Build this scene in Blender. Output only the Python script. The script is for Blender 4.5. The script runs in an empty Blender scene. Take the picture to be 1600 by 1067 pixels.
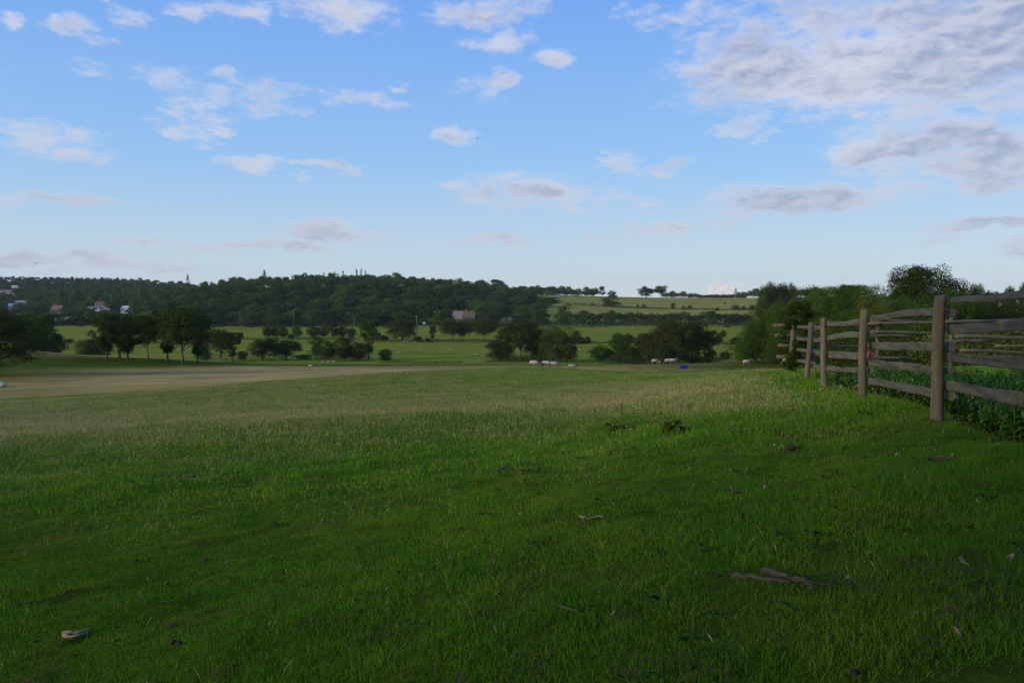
import bpy, bmesh, math, random
import numpy as np
from mathutils import Vector, Matrix
R = math.radians
sc = bpy.context.scene
col = sc.collection

# ------------------------------------------------------------------ camera
F = 1244.0                      # focal length in photo pixels (1600 wide)
PITCH = math.atan(63.5 / F)
EYE = 1.6
cam = bpy.data.cameras.new('camera'); camo = bpy.data.objects.new('camera', cam); col.objects.link(camo)
cam.sensor_width = 36; cam.lens = F / 1600 * 36; cam.clip_start = .05; cam.clip_end = 20000
camo.location = (0, 0, EYE); camo.rotation_euler = (R(90) - PITCH, 0, 0)
sc.camera = camo
sp_, cp_ = math.sin(PITCH), math.cos(PITCH)

def P(px, py, D):
    """point seen at photo pixel (px,py) at forward distance D"""
    a = (px - 800) / F; b = -(py - 533.5) / F
    q = cp_ + b * sp_
    return Vector((a / q * D, D, EYE + (-sp_ + b * cp_) / q * D))
def proj(x, y, z):
    zz = z - EYE
    fwd = y * cp_ - zz * sp_; up = y * sp_ + zz * cp_
    fwd = np.maximum(fwd, 1e-3)
    return 800 + F * x / fwd, 533.5 - F * up / fwd
def dirdeg(px, py):
    v = P(px, py, 1.0) - Vector((0, 0, EYE)); v.normalize()
    return math.degrees(math.atan2(v.x, v.y)), math.degrees(math.asin(v.z))

# ------------------------------------------------------------------ world
SUN_EL, SUN_AZ = 14.0, -122.0        # azimuth from +Y (view direction), negative = left / behind
sc.view_settings.view_transform = 'Standard'; sc.view_settings.look = 'None'
sc.view_settings.exposure = 0.0; sc.view_settings.gamma = 1
sc.view_settings.use_curve_mapping = False
w = bpy.data.worlds.new("World"); sc.world = w; w.use_nodes = True
wt = w.node_tree; wt.nodes.clear()
def N(t, typ, **kw):
    n = t.nodes.new(typ)
    for k, v in kw.items(): setattr(n, k, v)
    return n
def L(t, a, b): t.links.new(a, b)
def M(t, op, a, b=None, c=None, clamp=False):
    n = t.nodes.new('ShaderNodeMath'); n.operation = op; n.use_clamp = clamp
    for i, v in enumerate((a, b, c)):
        if v is None: continue
        if isinstance(v, (int, float)): n.inputs[i].default_value = v
        else: t.links.new(v, n.inputs[i])
    return n.outputs[0]
def V(t, op, a, b=None, c=None, out=0):
    n = t.nodes.new('ShaderNodeVectorMath'); n.operation = op
    for i, v in enumerate((a, b, c)):
        if v is None: continue
        if isinstance(v, (tuple, list)): n.inputs[i].default_value = v
        else: t.links.new(v, n.inputs[i])
    return n.outputs[out]
def MIX(t, f, a, b, blend='MIX'):
    n = t.nodes.new('ShaderNodeMix'); n.data_type = 'RGBA'; n.blend_type = blend
    for s, v in ((n.inputs[0], f), (n.inputs[6], a), (n.inputs[7], b)):
        if isinstance(v, (int, float)): s.default_value = v
        elif isinstance(v, (tuple, list)): s.default_value = (*v[:3], 1)
        else: t.links.new(v, s)
    return n.outputs[2]
def RAMP(t, f, stops):
    n = t.nodes.new('ShaderNodeValToRGB'); cr = n.color_ramp
    while len(cr.elements) < len(stops): cr.elements.new(.5)
    for e, (p, c) in zip(cr.elements, stops):
        e.position = p; e.color = (*c, 1) if len(c) == 3 else c
    t.links.new(f, n.inputs[0]); return n.outputs[0]
def SMOOTH(t, v, a, b, lo=0.0, hi=1.0):
    n = t.nodes.new('ShaderNodeMapRange'); n.interpolation_type = 'SMOOTHSTEP'
    t.links.new(v, n.inputs[0])
    for i, x in enumerate((a, b, lo, hi)): n.inputs[i + 1].default_value = x
    return n.outputs[0]
def NOISE(t, vec, scale, detail=4, rough=.55, dist=0.0, color=False):
    n = t.nodes.new('ShaderNodeTexNoise'); t.links.new(vec, n.inputs['Vector'])
    n.inputs['Scale'].default_value = scale; n.inputs['Detail'].default_value = detail
    n.inputs['Roughness'].default_value = rough; n.inputs['Distortion'].default_value = dist
    return n.outputs['Color' if color else 'Fac']

CLOUDS = [  # px, py, rx, ry, strength
 (1300,112,260,66,1.6),(1480,75,250,100,1.9),(1190,100,120,46,1.5),(1440,110,180,60,1.9),(1165,92,130,52,1.0),(1565,40,140,100,1.1),(1400,145,170,36,.9),
 (1130,15,170,30,.55),(1270,28,170,42,.7),(1440,222,140,38,1.5),(1570,240,130,44,1.6),(1345,244,70,20,.75),
 (1490,262,130,22,.85),(1585,172,70,30,.65),(1535,142,60,30,.6),(1240,314,160,26,1.15),(1340,300,150,20,.6),
 (1320,273,46,12,.75),(1500,302,150,12,.55),(1565,290,100,13,1.0),(1560,348,75,10,1.15),(1592,384,44,13,1.1),
 (1470,371,60,10,.4),(1152,204,40,15,.85),(1196,216,24,12,.55),(1030,359,105,12,1.28),(1110,346,46,6,.9),
 (825,300,120,30,1.1),(885,322,66,12,.75),(965,252,60,18,.6),(1040,262,46,15,.65),(700,285,56,12,.45),
 (960,305,70,12,.4),(770,377,60,12,1.0),(520,361,100,13,1.15),(400,382,150,9,1.15),(215,380,70,7,.9),
 (70,413,230,13,1.3),(710,214,48,16,.8),(395,256,56,13,.8),(510,264,66,9,.75),(465,282,24,9,.45),
 (262,130,60,24,.65),(300,168,70,44,.55),(360,123,40,14,.65),(442,140,84,22,.8),(420,172,80,20,.6),
 (560,154,58,20,.7),(602,170,46,12,.5),(290,212,38,14,.65),(345,204,36,9,.5),(160,112,70,12,.35),
 (50,214,95,24,.75),(90,243,100,14,.5),(50,307,95,12,1.0),(8,35,26,12,.75),(120,45,52,19,.95),
 (208,32,46,18,.8),(178,10,24,9,.65),(325,12,68,16,.75),(390,22,56,15,.6),(522,12,100,32,.95),
 (620,48,56,26,.4),(765,12,95,32,.85),(690,22,60,14,.45),(792,64,66,19,.8),(760,132,52,26,.85),
 (866,95,44,18,.75),(1005,28,60,20,.65),(628,141,24,9,.55),(1180,355,40,5,.35),
 # outside the photo, so that the sky goes on
 (-300,120,260,60,.9),(-500,300,300,30,.8),(-250,360,200,14,.7),(1950,90,260,80,1.0),(2100,280,300,40,.9),
 (500,-300,300,90,.9),(1200,-350,400,120,.9),(0,-250,260,60,.8)]
tc = N(wt, 'ShaderNodeTexCoord'); sep = N(wt, 'ShaderNodeSeparateXYZ'); L(wt, tc.outputs['Generated'], sep.inputs[0])
sx, sy, sz = sep.outputs
az = M(wt, 'MULTIPLY', M(wt, 'ARCTAN2', sx, sy), 57.29578)
el = M(wt, 'MULTIPLY', M(wt, 'ARCSINE', sz), 57.29578)
zc = M(wt, 'ADD', M(wt, 'MAXIMUM', sz, 0.0), .11)
comb = N(wt, 'ShaderNodeCombineXYZ')
L(wt, M(wt, 'DIVIDE', sx, zc), comb.inputs[0]); L(wt, M(wt, 'DIVIDE', sy, zc), comb.inputs[1])
plane = V(wt, 'MULTIPLY', (0, 0, 0), (.12, .27, 0))
ang = N(wt, 'ShaderNodeCombineXYZ'); L(wt, az, ang.inputs[0]); L(wt, el, ang.inputs[1])
L(wt, ang.outputs[0], plane.node.inputs[0])
warp = NOISE(wt, plane, 2.0, 4, .6, color=True)
warpv = V(wt, 'MULTIPLY', V(wt, 'SUBTRACT', warp, (.5, .5, .5)), (7.0, 3.0, 0))
angw = V(wt, 'ADD', ang.outputs[0], warpv)
mn = None
for (cx, cy, rx, ry, s) in CLOUDS:
    a, e = dirdeg(cx, cy); k = F * math.pi / 180
    rx_, ry_ = 1.12 * rx / k * math.cos(R(a)), 1.2 * ry / k
    v = V(wt, 'MULTIPLY_ADD', angw, (1 / rx_, 1 / ry_, 0), (-a / rx_, -e / ry_, max(0.0, 1.0 - s * .78) if s < 1.28 else -0.0))
    ln = V(wt, 'LENGTH', v, out=1)
    mn = ln if mn is None else M(wt, 'MINIMUM', mn, ln)
mask = M(wt, 'SUBTRACT', .95, M(wt, 'MULTIPLY', mn, mn))
body = None      # the solid bodies of the big clouds
for (cx, cy, rx, ry) in ((1330, 112, 250, 46), (1500, 78, 230, 84), (1170, 98, 90, 34), (1440, 228, 110, 24), (1575, 240, 130, 36), (1250, 316, 120, 14), (830, 302, 80, 16)):
    a, e = dirdeg(cx, cy); k = F * math.pi / 180; rx_, ry_ = rx / k * math.cos(R(a)), ry / k
    ln = V(wt, 'LENGTH', V(wt, 'MULTIPLY_ADD', angw, (1 / rx_, 1 / ry_, 0), (-a / rx_, -e / ry_, 0)), out=1)
    body = ln if body is None else M(wt, 'MINIMUM', body, ln)
bodyf = SMOOTH(wt, body, 1.3, .0)
mask = M(wt, 'ADD', mask, M(wt, 'MULTIPLY', bodyf, .55))
n1 = NOISE(wt, plane, 2.6, 8, .58, .25)
n1b = NOISE(wt, V(wt, 'ADD', plane, (-.05, .09, 0)), 2.6, 8, .58, .25)
n2 = NOISE(wt, plane, 11.0, 6, .62)
dens_raw = M(wt, 'ADD', M(wt, 'ADD', mask, M(wt, 'MULTIPLY', M(wt, 'SUBTRACT', n1, .5), 2.5)), M(wt, 'MULTIPLY', M(wt, 'SUBTRACT', n2, .5), 1.1))
elz = SMOOTH(wt, el, 0, 14)
dens_raw = M(wt, 'ADD', dens_raw, M(wt, 'MULTIPLY', M(wt, 'SUBTRACT', 1.0, elz), .22))
dens = SMOOTH(wt, dens_raw, .0, 1.3)
thick = SMOOTH(wt, M(wt, 'ADD', dens_raw, M(wt, 'MULTIPLY', M(wt, 'SUBTRACT', NOISE(wt, plane, .9, 2, .5), .5), 2.2)), .55, 1.35)
lit = M(wt, 'ADD', .5, M(wt, 'MULTIPLY', M(wt, 'SUBTRACT', n1, n1b), 5.0), clamp=True)
sky = N(wt, 'ShaderNodeTexSky', sky_type='NISHITA')
sky.sun_disc = False; sky.sun_elevation = R(SUN_EL); sky.sun_rotation = R(SUN_AZ)
sky.altitude = 60; sky.air_density = 1.0; sky.dust_density = .6; sky.ozone_density = 1.2
elr = M(wt, 'DIVIDE', M(wt, 'MAXIMUM', el, 0.0), 60.0)
tint = RAMP(wt, elr, [(0, (1.0, 1.0, 1.0)), (.12, (.9, .96, 1.05)), (.38, (.8, .95, 1.15)), (1, (.75, .9, 1.1))])
SKY_S = .10
skyc = V(wt, 'SCALE', MIX(wt, 1.0, sky.outputs[0], tint, 'MULTIPLY'))
skyc.node.inputs[3].default_value = SKY_S
air = RAMP(wt, elr, [(0, (.64, .75, .81)), (.06, (.54, .71, .86)), (.16, (.33, .595, .97)), (.38, (.160, .390, .97)), (1, (.12, .29, .80))])
sdv = (math.sin(R(SUN_AZ)) * math.cos(R(SUN_EL)), math.cos(R(SUN_AZ)) * math.cos(R(SUN_EL)), math.sin(R(SUN_EL)))
sdot = V(wt, 'DOT_PRODUCT', tc.outputs['Generated'], sdv, out=1)
skyc = MIX(wt, SMOOTH(wt, sdot, .12, .75, .85, .12), skyc, air)

bright = MIX(wt, elz, (.55, .58, .68), (.74, .73, .80)); dark = MIX(wt, elz, (.42, .47, .60), (.35, .395, .54))
cshade = M(wt, 'SUBTRACT', 1.0, M(wt, 'MULTIPLY', thick, M(wt, 'SUBTRACT', 1.0, M(wt, 'MULTIPLY', lit, .7))), clamp=True)
cloudc = MIX(wt, cshade, dark, bright)
final = MIX(wt, M(wt, 'MULTIPLY', dens, .84), skyc, cloudc)
# the bright cumulus far away on the horizon
cn = NOISE(wt, ang.outputs[0], 1.3, 6, .65)
for cx, cy, rx, ry in ((1133, 456, 24, 18), (1108, 468, 34, 8), (1152, 464, 24, 9), (1122, 460, 18, 12)):
    a, e = dirdeg(cx, cy); k = F * math.pi / 180
    ln = V(wt, 'LENGTH', V(wt, 'MULTIPLY_ADD', ang.outputs[0], (k / rx, k / ry, 0), (-a * k / rx, -e * k / ry, 0)), out=1)
    dm = SMOOTH(wt, M(wt, 'ADD', ln, M(wt, 'MULTIPLY', M(wt, 'SUBTRACT', cn, .5), 2.6)), 1.15, .55)
    final = MIX(wt, M(wt, 'MULTIPLY', dm, .85), final, MIX(wt, SMOOTH(wt, NOISE(wt, ang.outputs[0], 2.2, 5, .6), .35, .65), (.68, .63, .67), (.86, .79, .77)))
bg = N(wt, 'ShaderNodeBackground'); L(wt, final, bg.inputs[0]); bg.inputs[1].default_value = 1.0
wo = N(wt, 'ShaderNodeOutputWorld'); L(wt, bg.outputs[0], wo.inputs[0])
w.cycles.sampling_method = 'MANUAL'; w.cycles.sample_map_resolution = 256

sun = bpy.data.lights.new('sun', 'SUN'); suno = bpy.data.objects.new('sun', sun); col.objects.link(suno)
sun.energy = 2.8; sun.angle = R(13); sun.color = (1, .86, .66)
sd = Vector((math.sin(R(SUN_AZ)) * math.cos(R(SUN_EL)), math.cos(R(SUN_AZ)) * math.cos(R(SUN_EL)), math.sin(R(SUN_EL))))
suno.rotation_euler = sd.to_track_quat('Z', 'Y').to_euler()
sc.cycles.max_bounces = 5; sc.cycles.diffuse_bounces = 3; sc.cycles.transparent_max_bounces = 4

# ------------------------------------------------------------------ helpers
def tag(o, label=None, cat=None, group=None, kind=None):
    if label: o['label'] = label
    if cat: o['category'] = cat
    if group: o['group'] = group
    if kind: o['kind'] = kind
    return o
def empty(name, loc, rz=0):
    o = bpy.data.objects.new(name, None); col.objects.link(o); o.location = loc; o.rotation_euler = (0, 0, rz)
    o.empty_display_size = .3
    return o
def link(name, me, mat=None, parent=None, loc=None):
    o = bpy.data.objects.new(name, me); col.objects.link(o)
    if mat and not me.materials: me.materials.append(mat)
    if parent: o.parent = parent
    if loc is not None: o.location = loc
    return o
def npmesh(name, v, f, smooth=False, mat=None):
    """v (n,3), f (m,k) all faces with k corners"""
    me = bpy.data.meshes.new(name)
    v = np.asarray(v, np.float32); f = np.asarray(f, np.int32)
    me.vertices.add(len(v)); me.vertices.foreach_set('co', v.ravel())
    k = f.shape[1]
    me.loops.add(f.size); me.loops.foreach_set('vertex_index', f.ravel())
    me.polygons.add(len(f)); me.polygons.foreach_set('loop_start', np.arange(0, f.size, k, dtype=np.int32))
    me.polygons.foreach_set('loop_total', np.full(len(f), k, np.int32))
    if smooth: me.polygons.foreach_set('use_smooth', np.ones(len(f), bool))
    me.update(calc_edges=True)
    if mat: me.materials.append(mat)
    return me
def copy_tree(root, loc, rz=0, scale=(1, 1, 1), tilt=(0, 0)):
    r = root.copy(); col.objects.link(r); r.location = loc; r.rotation_euler = (tilt[0], tilt[1], rz); r.scale = scale
    for ch in root.children:
        c = ch.copy(); col.objects.link(c); c.parent = r
        for g in ch.children:
            d = g.copy(); col.objects.link(d); d.parent = c
    return r
class MB:
    def __init__(s): s.v = []; s.f = []
    def add(s, v, f):
        o = len(s.v); s.v += [tuple(p) for p in v]; s.f += [tuple(i + o for i in q) for q in f]
    def box(s, c, d, rz=0):
        cx, cy, cz = c; dx, dy, dz = d[0] / 2, d[1] / 2, d[2] / 2; ca, sa = math.cos(rz), math.sin(rz)
        v = []
        for z in (-dz, dz):
            for x, y in ((-dx, -dy), (dx, -dy), (dx, dy), (-dx, dy)):
                v.append((cx + x * ca - y * sa, cy + x * sa + y * ca, cz + z))
        s.add(v, [(0, 3, 2, 1), (4, 5, 6, 7), (0, 1, 5, 4), (1, 2, 6, 5), (2, 3, 7, 6), (3, 0, 4, 7)])
    def tube(s, pts, rad, n=6, cap=True, rnd=None, jit=0):
        pts = [Vector(p) for p in pts]; rings = []
        up = Vector((0, 0, 1))
        for i, p in enumerate(pts):
            t = (pts[min(i + 1, len(pts) - 1)] - pts[max(i - 1, 0)]).normalized()
            a = t.cross(up)
            if a.length < .2: a = t.cross(Vector((0, 1, 0)))
            a.normalize(); b = t.cross(a).normalized()
            r = rad[i]
            for k in range(n):
                th = 2 * math.pi * k / n; rr = r * (1 + (rnd.uniform(-jit, jit) if rnd else 0))
                rings.append(p + a * math.cos(th) * rr + b * math.sin(th) * rr)
        f = []
        for i in range(len(pts) - 1):
            for k in range(n):
                k2 = (k + 1) % n
                f.append((i * n + k, i * n + k2, (i + 1) * n + k2, (i + 1) * n + k))
        if cap:
            f.append(tuple(range(n)))
            f.append(tuple((len(pts) - 1) * n + k for k in reversed(range(n))))
        s.add(rings, f)
    def mesh(s, name, mat=None, smooth=False):
        me = bpy.data.meshes.new(name); me.from_pydata(s.v, [], s.f); me.update()
        bm = bmesh.new(); bm.from_mesh(me); bmesh.ops.recalc_face_normals(bm, faces=bm.faces); bm.to_mesh(me); bm.free()
        if smooth:
            for p in me.polygons: p.use_smooth = True
        if mat: me.materials.append(mat)
        return me

# numpy value noise
_rs = np.random.RandomState(7); _G = _rs.rand(256, 256)
def vn(x, y):
    x = np.asarray(x, float); y = np.asarray(y, float)
    xi = np.floor(x).astype(int); yi = np.floor(y).astype(int); fx = x - xi; fy = y - yi
    fx = fx * fx * (3 - 2 * fx); fy = fy * fy * (3 - 2 * fy)
    g = lambda a, b: _G[a & 255, b & 255]
    return (g(xi, yi) * (1 - fx) + g(xi + 1, yi) * fx) * (1 - fy) + (g(xi, yi + 1) * (1 - fx) + g(xi + 1, yi + 1) * fx) * fy
def fbm(x, y, o=4):
    s = 0; a = .5
    for i in range(o): s = s + a * vn(x * 2 ** i + 17.3 * i, y * 2 ** i + 9.1 * i); a *= .5
    return s / (1 - .5 ** o)
def sst(a, b, x):
    t = np.clip((x - a) / (b - a), 0, 1); return t * t * (3 - 2 * t)

# ------------------------------------------------------------------ terrain
def yrow(py, D): return P(800, py, D).z
Z = lambda *a: list(a)
VAL = [(300, -20.9), (400, -22.2), (500, -21.9), (600, -20.6), (650, -19.6)]
cols = {
 -500: [(10,789),(20,692),(42,645),(60,646),(80,622),(110,585),(150,532),(190,548)],
 0:    [(10,785),(20,685),(45,630),(60,634),(80,622),(100,604),(130,578),(165,541),(215,558)],
 200:  [(10,774),(20,675),(50,615),(65,619),(85,608),(110,594),(140,577),(165,563),(190,554),(235,566)],
 400:  [(10,762),(20,662),(58,597),(75,601),(95,597),(130,583),(170,571),(195,567),(240,570)],
 600:  [(10,752),(20,652),(66,583),(85,587),(110,584),(140,578),(180,571),(215,568),(260,569)],
 800:  [(10,744),(20,645),(75,572),(95,577),(130,577),(180,573),(230,570)],
 1000: [(10,749),(20,649),(50,589.5),(110,568),(140,572),(180,575),(240,573)],
 1200: [(10,747),(20,647),(50,587),(130,563),(160,569),(220,572)],
 1400: [(10,745),(20,645),(50,583),(130,558),(160,562),(220,568)],
 1700: [(10,743),(20,643),(50,578),(130,552),(160,553),(220,560)],
 2200: [(10,740),(20,640),(50,574),(130,545),(160,543),(220,540)]}
far = {
 -500: [(700,-17),(900,-9),(1200,4),(1500,28),(1850,46),(3000,40)],
 0:    [(700,-17.5),(800,-13.5),(900,-10),(1200,2),(1400,14),(1600,32),(1850,46),(3000,40)],
 200:  [(700,-17.5),(800,-13),(900,-9),(1000,-3),(1300,12),(1600,32),(1750,40),(3000,36)],
 400:  [(700,-15),(800,-4),(900,9),(1000,18),(1100,20.5),(1500,16),(3000,20)],
 600:  [(700,-14),(800,-2),(900,12),(1000,21.5),(1100,24.5),(1500,18),(3000,20)],
 800:  [(700,-16),(800,-9),(900,1),(1000,8),(1200,13),(1500,12),(3000,10)],
 1000: [(750,-17.4),(850,-12.0),(950,-3.0),(1100,6.0),(1250,6.6),(1600,4),(3000,2)],
 1200: [(750,-17.4),(850,-12.0),(950,-3.0),(1100,5.6),(1250,6.2),(1600,4),(3000,2)],
 1400: [(750,-15),(850,-8),(950,0),(1100,7),(1250,9),(1600,6),(3000,2)],
 1700: [(750,-10),(850,-4),(950,4),(1100,10),(1250,12),(1600,9),(3000,2)],
 2200: [(750,-6),(850,0),(950,6),(1100,12),(1250,14),(1600,9),(3000,2)]}
pxs = sorted(cols); us = np.array([P(p, 580, 1.0).x for p in pxs])
LD = np.linspace(math.log(2), math.log(7000), 500); DD = np.exp(LD)
ZZ = []
for p in pxs:
    pts = [(D, yrow(py, D)) for D, py in cols[p]] + VAL + far[p] + [(7000, 0)]
    ds = np.log([q[0] for q in pts]); zs = np.array([q[1] for q in pts])
    i10 = zs[0] / 10.0
    z = np.interp(LD, ds, zs); z = np.where(DD < 10, i10 * DD, z)
    ker = np.exp(-np.linspace(-2.2, 2.2, 13) ** 2); ker /= ker.sum()
    z = np.convolve(np.pad(z, 6, 'edge'), ker, 'valid'); ZZ.append(z)
ZZ = np.array(ZZ)
UG = np.linspace(us[0], us[-1], 220); ZG = np.array([np.interp(UG, us, ZZ[:, j]) for j in range(len(LD))]).T
k2 = np.exp(-np.linspace(-2, 2, 15) ** 2); k2 /= k2.sum()
ZG = np.array([np.convolve(np.pad(ZG[:, j], 7, 'edge'), k2, 'valid') for j in range(len(LD))]).T
FL0, FL1 = (4.7, 8.8), (8.4, 24.0)           # the fence line
fdx, fdy = FL1[0] - FL0[0], FL1[1] - FL0[1]; fl = math.hypot(fdx, fdy); fdx /= fl; fdy /= fl
def H(x, y, fine=True):
    x = np.asarray(x, float); y = np.asarray(y, float)
    ys = np.maximum(y, .01)
    u = np.clip(x / np.maximum(ys, 3), UG[0], UG[-1])
    iu = (u - UG[0]) / (UG[1] - UG[0]); ld = np.log(np.clip(ys, 2, 7000)); il = (ld - LD[0]) / (LD[1] - LD[0])
    a = np.clip(iu.astype(int), 0, len(UG) - 2); b = np.clip(il.astype(int), 0, len(LD) - 2)
    fa = np.clip(iu - a, 0, 1); fb = np.clip(il - b, 0, 1)
    zf = (ZG[a, b] * (1 - fa) + ZG[a + 1, b] * fa) * (1 - fb) + (ZG[a, b + 1] * (1 - fa) + ZG[a + 1, b + 1] * fa) * fb
    yb = np.where(y < 0, 25 * np.tanh(y / 25), y)
    zn = -.061 * yb + .045 * np.minimum(25 * np.tanh(x / 25), 0)
    t = sst(4, 14, y); z = zn * (1 - t) + zf * t
    # the ground climbs gently to the fence bank
    perp = (x - FL0[0]) * fdy - (y - FL0[1]) * fdx          # + to the right of the fence
    rise = .80 * sst(-6.5, -.2, perp) * (1 - sst(27, 60, y)) * sst(-12, 2, y)
    bank = .10 * np.exp(-((perp + .1) / .5) ** 2) * (1 - sst(24, 30, y)) * sst(0, 3, y)
    z = z + rise + bank + sst(-5, -.3, perp) * (-.13 * np.exp(-((y - 8) / 2.2) ** 2) + .17 * sst(19, 24, y) * (1 - sst(27, 60, y)))
    if fine:
        near = 1 - sst(30, 90, y)
        z = z + near * (.13 * (fbm(x * .45, y * .45, 3) - .5) + .035 * (fbm(x * 2.7 + 5, y * 2.7, 3) - .5))
        z = z + .5 * (fbm(x * .03, y * .03, 2) - .5) * sst(60, 160, y)
    return z
h1 = lambda x, y: float(H(np.array([x]), np.array([y]))[0])
z0 = h1(0, 0)
camo.location.z = EYE                        # ground under the camera is within a hand of z=0
def G(px, D):
    """ground point in photo column px at forward distance D"""
    x = P(px, 560, D).x; return Vector((x, D, h1(x, D)))

# masks of what grows where, as world positions
SM = {0:[(535,.0),(540,.7),(546,.25),(556,.05),(580,.05),(590,.3),(600,.6),(608,.6),(612,.1),(616,.15),(618,.75),(632,.85),(660,.6),(690,.3),(730,.12),(780,0)],
 200:[(552,.8),(556,.5),(560,.0),(572,.05),(578,.7),(600,.9),(612,.9),(620,.7),(650,.5),(690,.3),(725,.1),(760,0)],
 400:[(566,.0),(570,.1),(573,.8),(595,.95),(600,.85),(610,.55),(640,.5),(680,.3),(720,.08),(760,0)],
 600:[(568,0),(572,.3),(577,.95),(585,.8),(600,.5),(630,.45),(660,.22),(690,.12),(720,0)],
 800:[(570,0),(572,.85),(578,.7),(590,.4),(620,.45),(650,.22),(690,.15),(720,0)],
 1000:[(564,.2),(567,.8),(570,.5),(575,.2),(590,.3),(610,.6),(635,.5),(650,.15),(680,0)],
 1150:[(560,.2),(564,.6),(567,.1),(590,.05),(605,.6),(625,.95),(642,.6),(655,.1),(670,0)],
 1250:[(560,0),(605,0),(625,.3),(640,.6),(650,.15),(660,0)],
 1330:[(560,0),(700,0)]}
smx = sorted(SM); PYG = np.linspace(530, 800, 541)
SMG = np.array([np.interp(PYG, [a for a, b in SM[p]], [b for a, b in SM[p]]) for p in smx])
def straw(x, y, z=None):
    x = np.asarray(x, float); y = np.asarray(y, float)
    if z is None: z = H(x, y)
    ys = np.maximum(y, 2)
    px, py = proj(x, ys, z)
    px = px + 60 * (fbm(x * .12, y * .12, 3) - .5); py = py + np.clip(py - 590, 0, 70) * .9 * (fbm(x * .25 + 9, y * .25, 3) - .5)
    px = np.clip(px, smx[0], smx[-1]); i = np.clip(np.searchsorted(smx, px) - 1, 0, len(smx) - 2)
    x0 = np.array(smx)[i]; x1 = np.array(smx)[i + 1]; f = (px - x0) / (x1 - x0)
    j = np.clip(((py - 530) / .5).astype(int), 0, 540)
    s = SMG[i, j] * (1 - f) + SMG[i + 1, j] * f
    Dc = np.interp(px, [0, 200, 345], [158, 183, 192]); s = s + .85 * np.exp(-((y - Dc) / 3.5) ** 2) * (px < 350)
    return np.clip(s, 0, 1) * (y > 2) * (y < 235)

rr = [0.0]; r = .6
while r < 6500:
    rr.append(r); r *= 1.0135 if r < 400 else 1.02
rr = np.array(rr)
th = np.concatenate([np.arange(-48, 48, .3), np.arange(48, 312, 3.0)]) * math.pi / 180
na, nr = len(th), len(rr)
TX = rr[:, None] * np.sin(th)[None]; TY = rr[:, None] * np.cos(th)[None]
TZ = H(TX, TY)
idx = np.arange(nr * na).reshape(nr, na)
fq = np.stack([idx[:-1], np.roll(idx[:-1], -1, 1), np.roll(idx[1:], -1, 1), idx[1:]], -1).reshape(-1, 4)[:, ::-1]
fq = fq[na:]  # skip the degenerate first ring, closed below
gv = np.stack([TX, TY, TZ], -1).reshape(-1, 3)
gv[:na] = gv[0]
ctr = np.stack([np.full(na, 0), idx[1], np.roll(idx[1], -1), np.roll(idx[1], -1)], -1)
me = bpy.data.meshes.new('ground')
fl_ = [tuple(q) for q in fq.tolist()] + [(0, int(np.roll(idx[1], -1)[k]), int(idx[1][k])) for k in range(na)]
me.from_pydata(gv.tolist(), [], fl_); me.update()
for nm, arr in (('straw', straw(TX, TY, TZ)),
                ('meadow', sst(225, 262, TY + 25 * (fbm(TX * .02, TY * .02) - .5)) * np.where(TX / np.maximum(TY, 1) < -.42, sst(165, 190, TY), 1)),
                ('upper', sst(690, 720, TY)),
                ('wood', sst(655, 665, TY) * (TX / np.maximum(TY, 1) < .02 + .015 * fbm(TX * .01, TY * .01)) * 1.0)):
    at = me.attributes.new(nm, 'FLOAT', 'POINT'); at.data.foreach_set('value', np.ascontiguousarray(arr.reshape(-1), np.float32))
me.polygons.foreach_set('use_smooth', np.ones(len(me.polygons), bool))

def mat(name, rough=.9, spec=.2):
    m = bpy.data.materials.new(name); m.use_nodes = True; t = m.node_tree
    b = t.nodes['Principled BSDF']; b.inputs['Roughness'].default_value = rough
    b.inputs['Specular IOR Level'].default_value = spec
    return m, t, b
def bump(t, b, h, strength=.3, dist=.02):
    n = t.nodes.new('ShaderNodeBump'); n.inputs['Strength'].default_value = strength; n.inputs['Distance'].default_value = dist
    t.links.new(h, n.inputs['Height']); t.links.new(n.outputs[0], b.inputs['Normal'])

gm, t, b = mat('ground_grass', 1, .0)
pos = N(t, 'ShaderNodeNewGeometry').outputs['Position']
A = lambda nm: N(t, 'ShaderNodeAttribute', attribute_name=nm).outputs['Fac']
nz1 = NOISE(t, pos, .35, 5, .6); nz2 = NOISE(t, pos, 6, 6, .65); nz3 = NOISE(t, pos, 60, 4, .7)
green = MIX(t, SMOOTH(t, nz2, .3, .7), (.035, .075, .005), (.085, .135, .008))
green = MIX(t, SMOOTH(t, nz1, .45, .75), green, (.11, .12, .014))
brownn = NOISE(t, pos, 2.3, 6, .7)
green = MIX(t, SMOOTH(t, brownn, .62, .74), green, (.060, .050, .028))
green = MIX(t, SMOOTH(t, nz3, .35, .75, 0, .6), green, (.018, .036, .008))
strv = N(t, 'ShaderNodeVectorMath', operation='MULTIPLY'); L(t, pos, strv.inputs[0]); strv.inputs[1].default_value = (.08, .35, 0)
nst = NOISE(t, strv.outputs[0], 1.0, 6, .65)
st_c = MIX(t, SMOOTH(t, nst, .35, .65), (.48, .31, .115), (.61, .42, .155))
st_c = MIX(t, SMOOTH(t, NOISE(t, pos, .12, 4, .6), .48, .70, 0, .5), st_c, (.19, .16, .038))
md_c = MIX(t, SMOOTH(t, nz1, .3, .7), (.190, .215, .027), (.265, .275, .036))
mdv = N(t, 'ShaderNodeVectorMath', operation='MULTIPLY'); L(t, pos, mdv.inputs[0]); mdv.inputs[1].default_value = (.012, .06, 0)
md_c = MIX(t, SMOOTH(t, NOISE(t, mdv.outputs[0], 1.0, 5, .6), .5, .68, 0, .7), md_c, (.10, .14, .02))
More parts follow.
